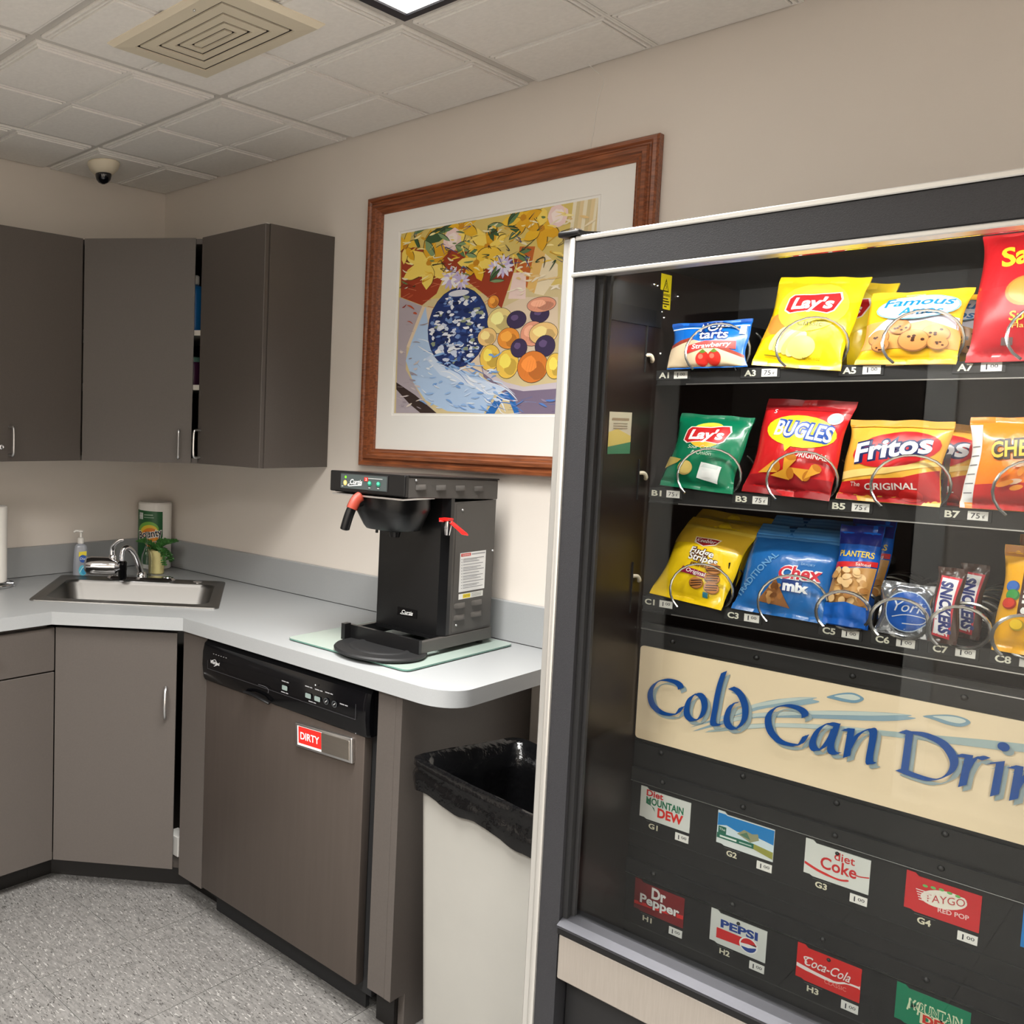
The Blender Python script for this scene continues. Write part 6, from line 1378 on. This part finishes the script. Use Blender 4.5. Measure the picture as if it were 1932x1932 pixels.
behind(b, 'second yellow mini cookie bag leaning behind the front one in slot C1', -0.004, 0.05, 0.012)

def dr_chex(p, W, H):
    p.rect(-W / 2, W / 2, H - 0.024, H, (92, 158, 220))
    for k in range(4): p.rect(-W / 2, W / 2, H - 0.021 + 0.005 * k, H - 0.019 + 0.005 * k, (70, 136, 206))
    p.text('TRADITIONAL', -0.036, 0.058, 0.011, (104, 160, 210), rot=58, bold=0.02, fit=0.090)
    outlined(p, 'Chex', 0.026, 0.060, 0.020, (206, 40, 58), (238, 236, 240), 0.09, 0.03, fit=0.060, rot=6, shear=0.12); p.rect(0.004, 0.032, 0.038, 0.057, (28, 60, 130)); p.text('mix', 0.024, 0.040, 0.0145, (240, 242, 246), bold=0.05, fit=0.036); p.text('SAVORY', 0.034, 0.084, 0.004, (150, 190, 226), fit=0.02)
    p.poly([(-0.030, 0.018), (0.018, 0.014), (-0.006, 0.056)], (150, 100, 60)); R = random.Random(2)
    for k in range(12):
        s_ = R.uniform(0.02, 0.046); w_ = 0.018 * (0.056 - s_) / 0.04; x = -0.006 + R.uniform(-w_, w_); p.ell(x, s_, 0.0055, 0.0036, R.choice([(196, 146, 92), (170, 112, 62), (120, 74, 40)]), R.uniform(0, 180), 10)
b = snack('snack_bag', 'blue snack mix bag in slot C3 of the bottom row', 'snack bag', 2.498, 1.2275, 0.134, 0.150, 0.021, 24, -5, foil('blue2', (34, 104, 176)), dr_chex, 19, st=0.12, bend=0.25, group='blue snack mix bags in slot C3')
behind(b, 'second blue snack mix bag standing behind the front one in slot C3', 0.002, 0.055, 0.012)

def dr_plan(p, W, H):
    p.rect(-W / 2, W / 2, H * 0.80, H, (30, 40, 120)); p.text('PLANTERS', 0.0, 0.108, 0.009, (226, 196, 80), bold=0.02, fit=0.046)
    p.poly([(-W / 2, 0.088), (W / 2, 0.096), (W / 2, 0.104), (0, 0.100), (-W / 2, 0.098)], (206, 40, 44)); p.poly([(-W / 2, 0.030), (W / 2, 0.030), (W / 2, 0.094), (0, 0.090), (-W / 2, 0.084)], (196, 146, 84)); p.text('Salted', 0.012, 0.0945, 0.0045, WHT, fit=0.018)
    R = random.Random(6)
    for k in range(46):
        p.ell(R.uniform(-0.024, 0.024), R.uniform(0.034, 0.086), 0.0062, 0.0046, R.choice([(226, 180, 116), (206, 154, 90), (180, 124, 66), (236, 196, 140)]), R.uniform(0, 180), 12)
    p.rect(-W / 2, W / 2, 0, 0.032, (24, 96, 190)); p.poly([(-W / 2, 0.030), (0, 0.036), (W / 2, 0.030)], (24, 96, 190))
b = snack('nut_bag', 'narrow blue peanut bag with a clear window in slot C5', 'nut bag', 2.587, 1.2275, 0.056, 0.160, 0.013, 17, -4, foil('blue3', (22, 92, 190)), dr_plan, 21, nu=18, group='peanut bags in slot C5')
behind(b, 'second narrow blue peanut bag behind the front one in slot C5', 0.004, 0.045, 0.010)

def dr_york(p, W, H):
    p.ell(0.004, 0.036, 0.028, 0.030, (180, 196, 216)); p.ell(0.004, 0.036, 0.0265, 0.0285, (30, 84, 168))
    p.text('York', 0.004, 0.035, 0.0150, (206, 214, 226), shear=0.3, fit=0.042); p.stroke([(-0.014, 0.026), (0.004, 0.031), (0.026, 0.029), (0.022, 0.020), (0.0, 0.018)], 0.0012, (206, 214, 226))
b = snack('candy_pack', 'silver foil mint patty with a blue round label in slot C6', 'candy', 2.656, 1.2275, 0.064, 0.078, 0.011, 12, -3, foil('silver', (176, 180, 188), 0.16, 0.8), dr_york, 23, 0.05, 0.08, nu=18, nv=22, wr=1.8)

def dr_snick(p, W, H):
    p.poly([(-0.013, 0.010), (0.008, 0.006), (0.0135, 0.094), (-0.010, 0.096)], (206, 44, 62)); p.poly([(-0.0115, 0.013), (0.006, 0.010), (0.0105, 0.091), (-0.008, 0.093)], (238, 236, 238)); p.text('SNICKERS', -0.0055, 0.051, 0.0125, (34, 50, 120), rot=-87, bold=0.05, fit=0.074, shear=0.15)
b = snack('candy_bar', 'upright chocolate bar with white and red label in slot C7', 'candy bar', 2.702, 1.2275, 0.032, 0.108, 0.008, 8, -6, foil('brown', (60, 34, 26)), dr_snick, 25, 0.05, 0.05, nu=14, nv=24, y0=-0.716, wr=0.5, group='chocolate bars in slot C7')
behind(b, 'second chocolate bar standing behind the front one in slot C7', 0.016, 0.045, 0.004)

def dr_mm(p, W, H):
    p.rect(-W / 2, W / 2, H - 0.016, H, (190, 120, 30)); p.rect(-0.016, 0.020, 0.050, 0.124, (70, 40, 26)); p.text("m&m's", -0.011, 0.088, 0.026, WHT, rot=-90, bold=0.04, fit=0.070)
    for (x, y, c) in ((-0.026, 0.090, (60, 110, 190)), (-0.024, 0.078, (60, 150, 70)), (-0.026, 0.066, (214, 60, 40)), (-0.014, 0.038, (240, 200, 40)), (0.006, 0.030, (226, 120, 40)), (0.024, 0.040, (90, 50, 30))): p.ell(x, y, 0.008, 0.008, tuple(int(k * 0.75) for k in c)); p.ell(x - 0.001, y + 0.001, 0.0068, 0.0068, c)
b = snack('candy_bag', 'golden yellow peanut candy bag in slot C8', 'candy bag', 2.790, 1.2275, 0.078, 0.148, 0.014, 12, -5, foil('amber', (240, 174, 26)), dr_mm, 27, nu=18, group='peanut candy bags in slot C8')
behind(b, 'second golden yellow candy bag behind the front one in slot C8', 0.008, 0.045, 0.012)
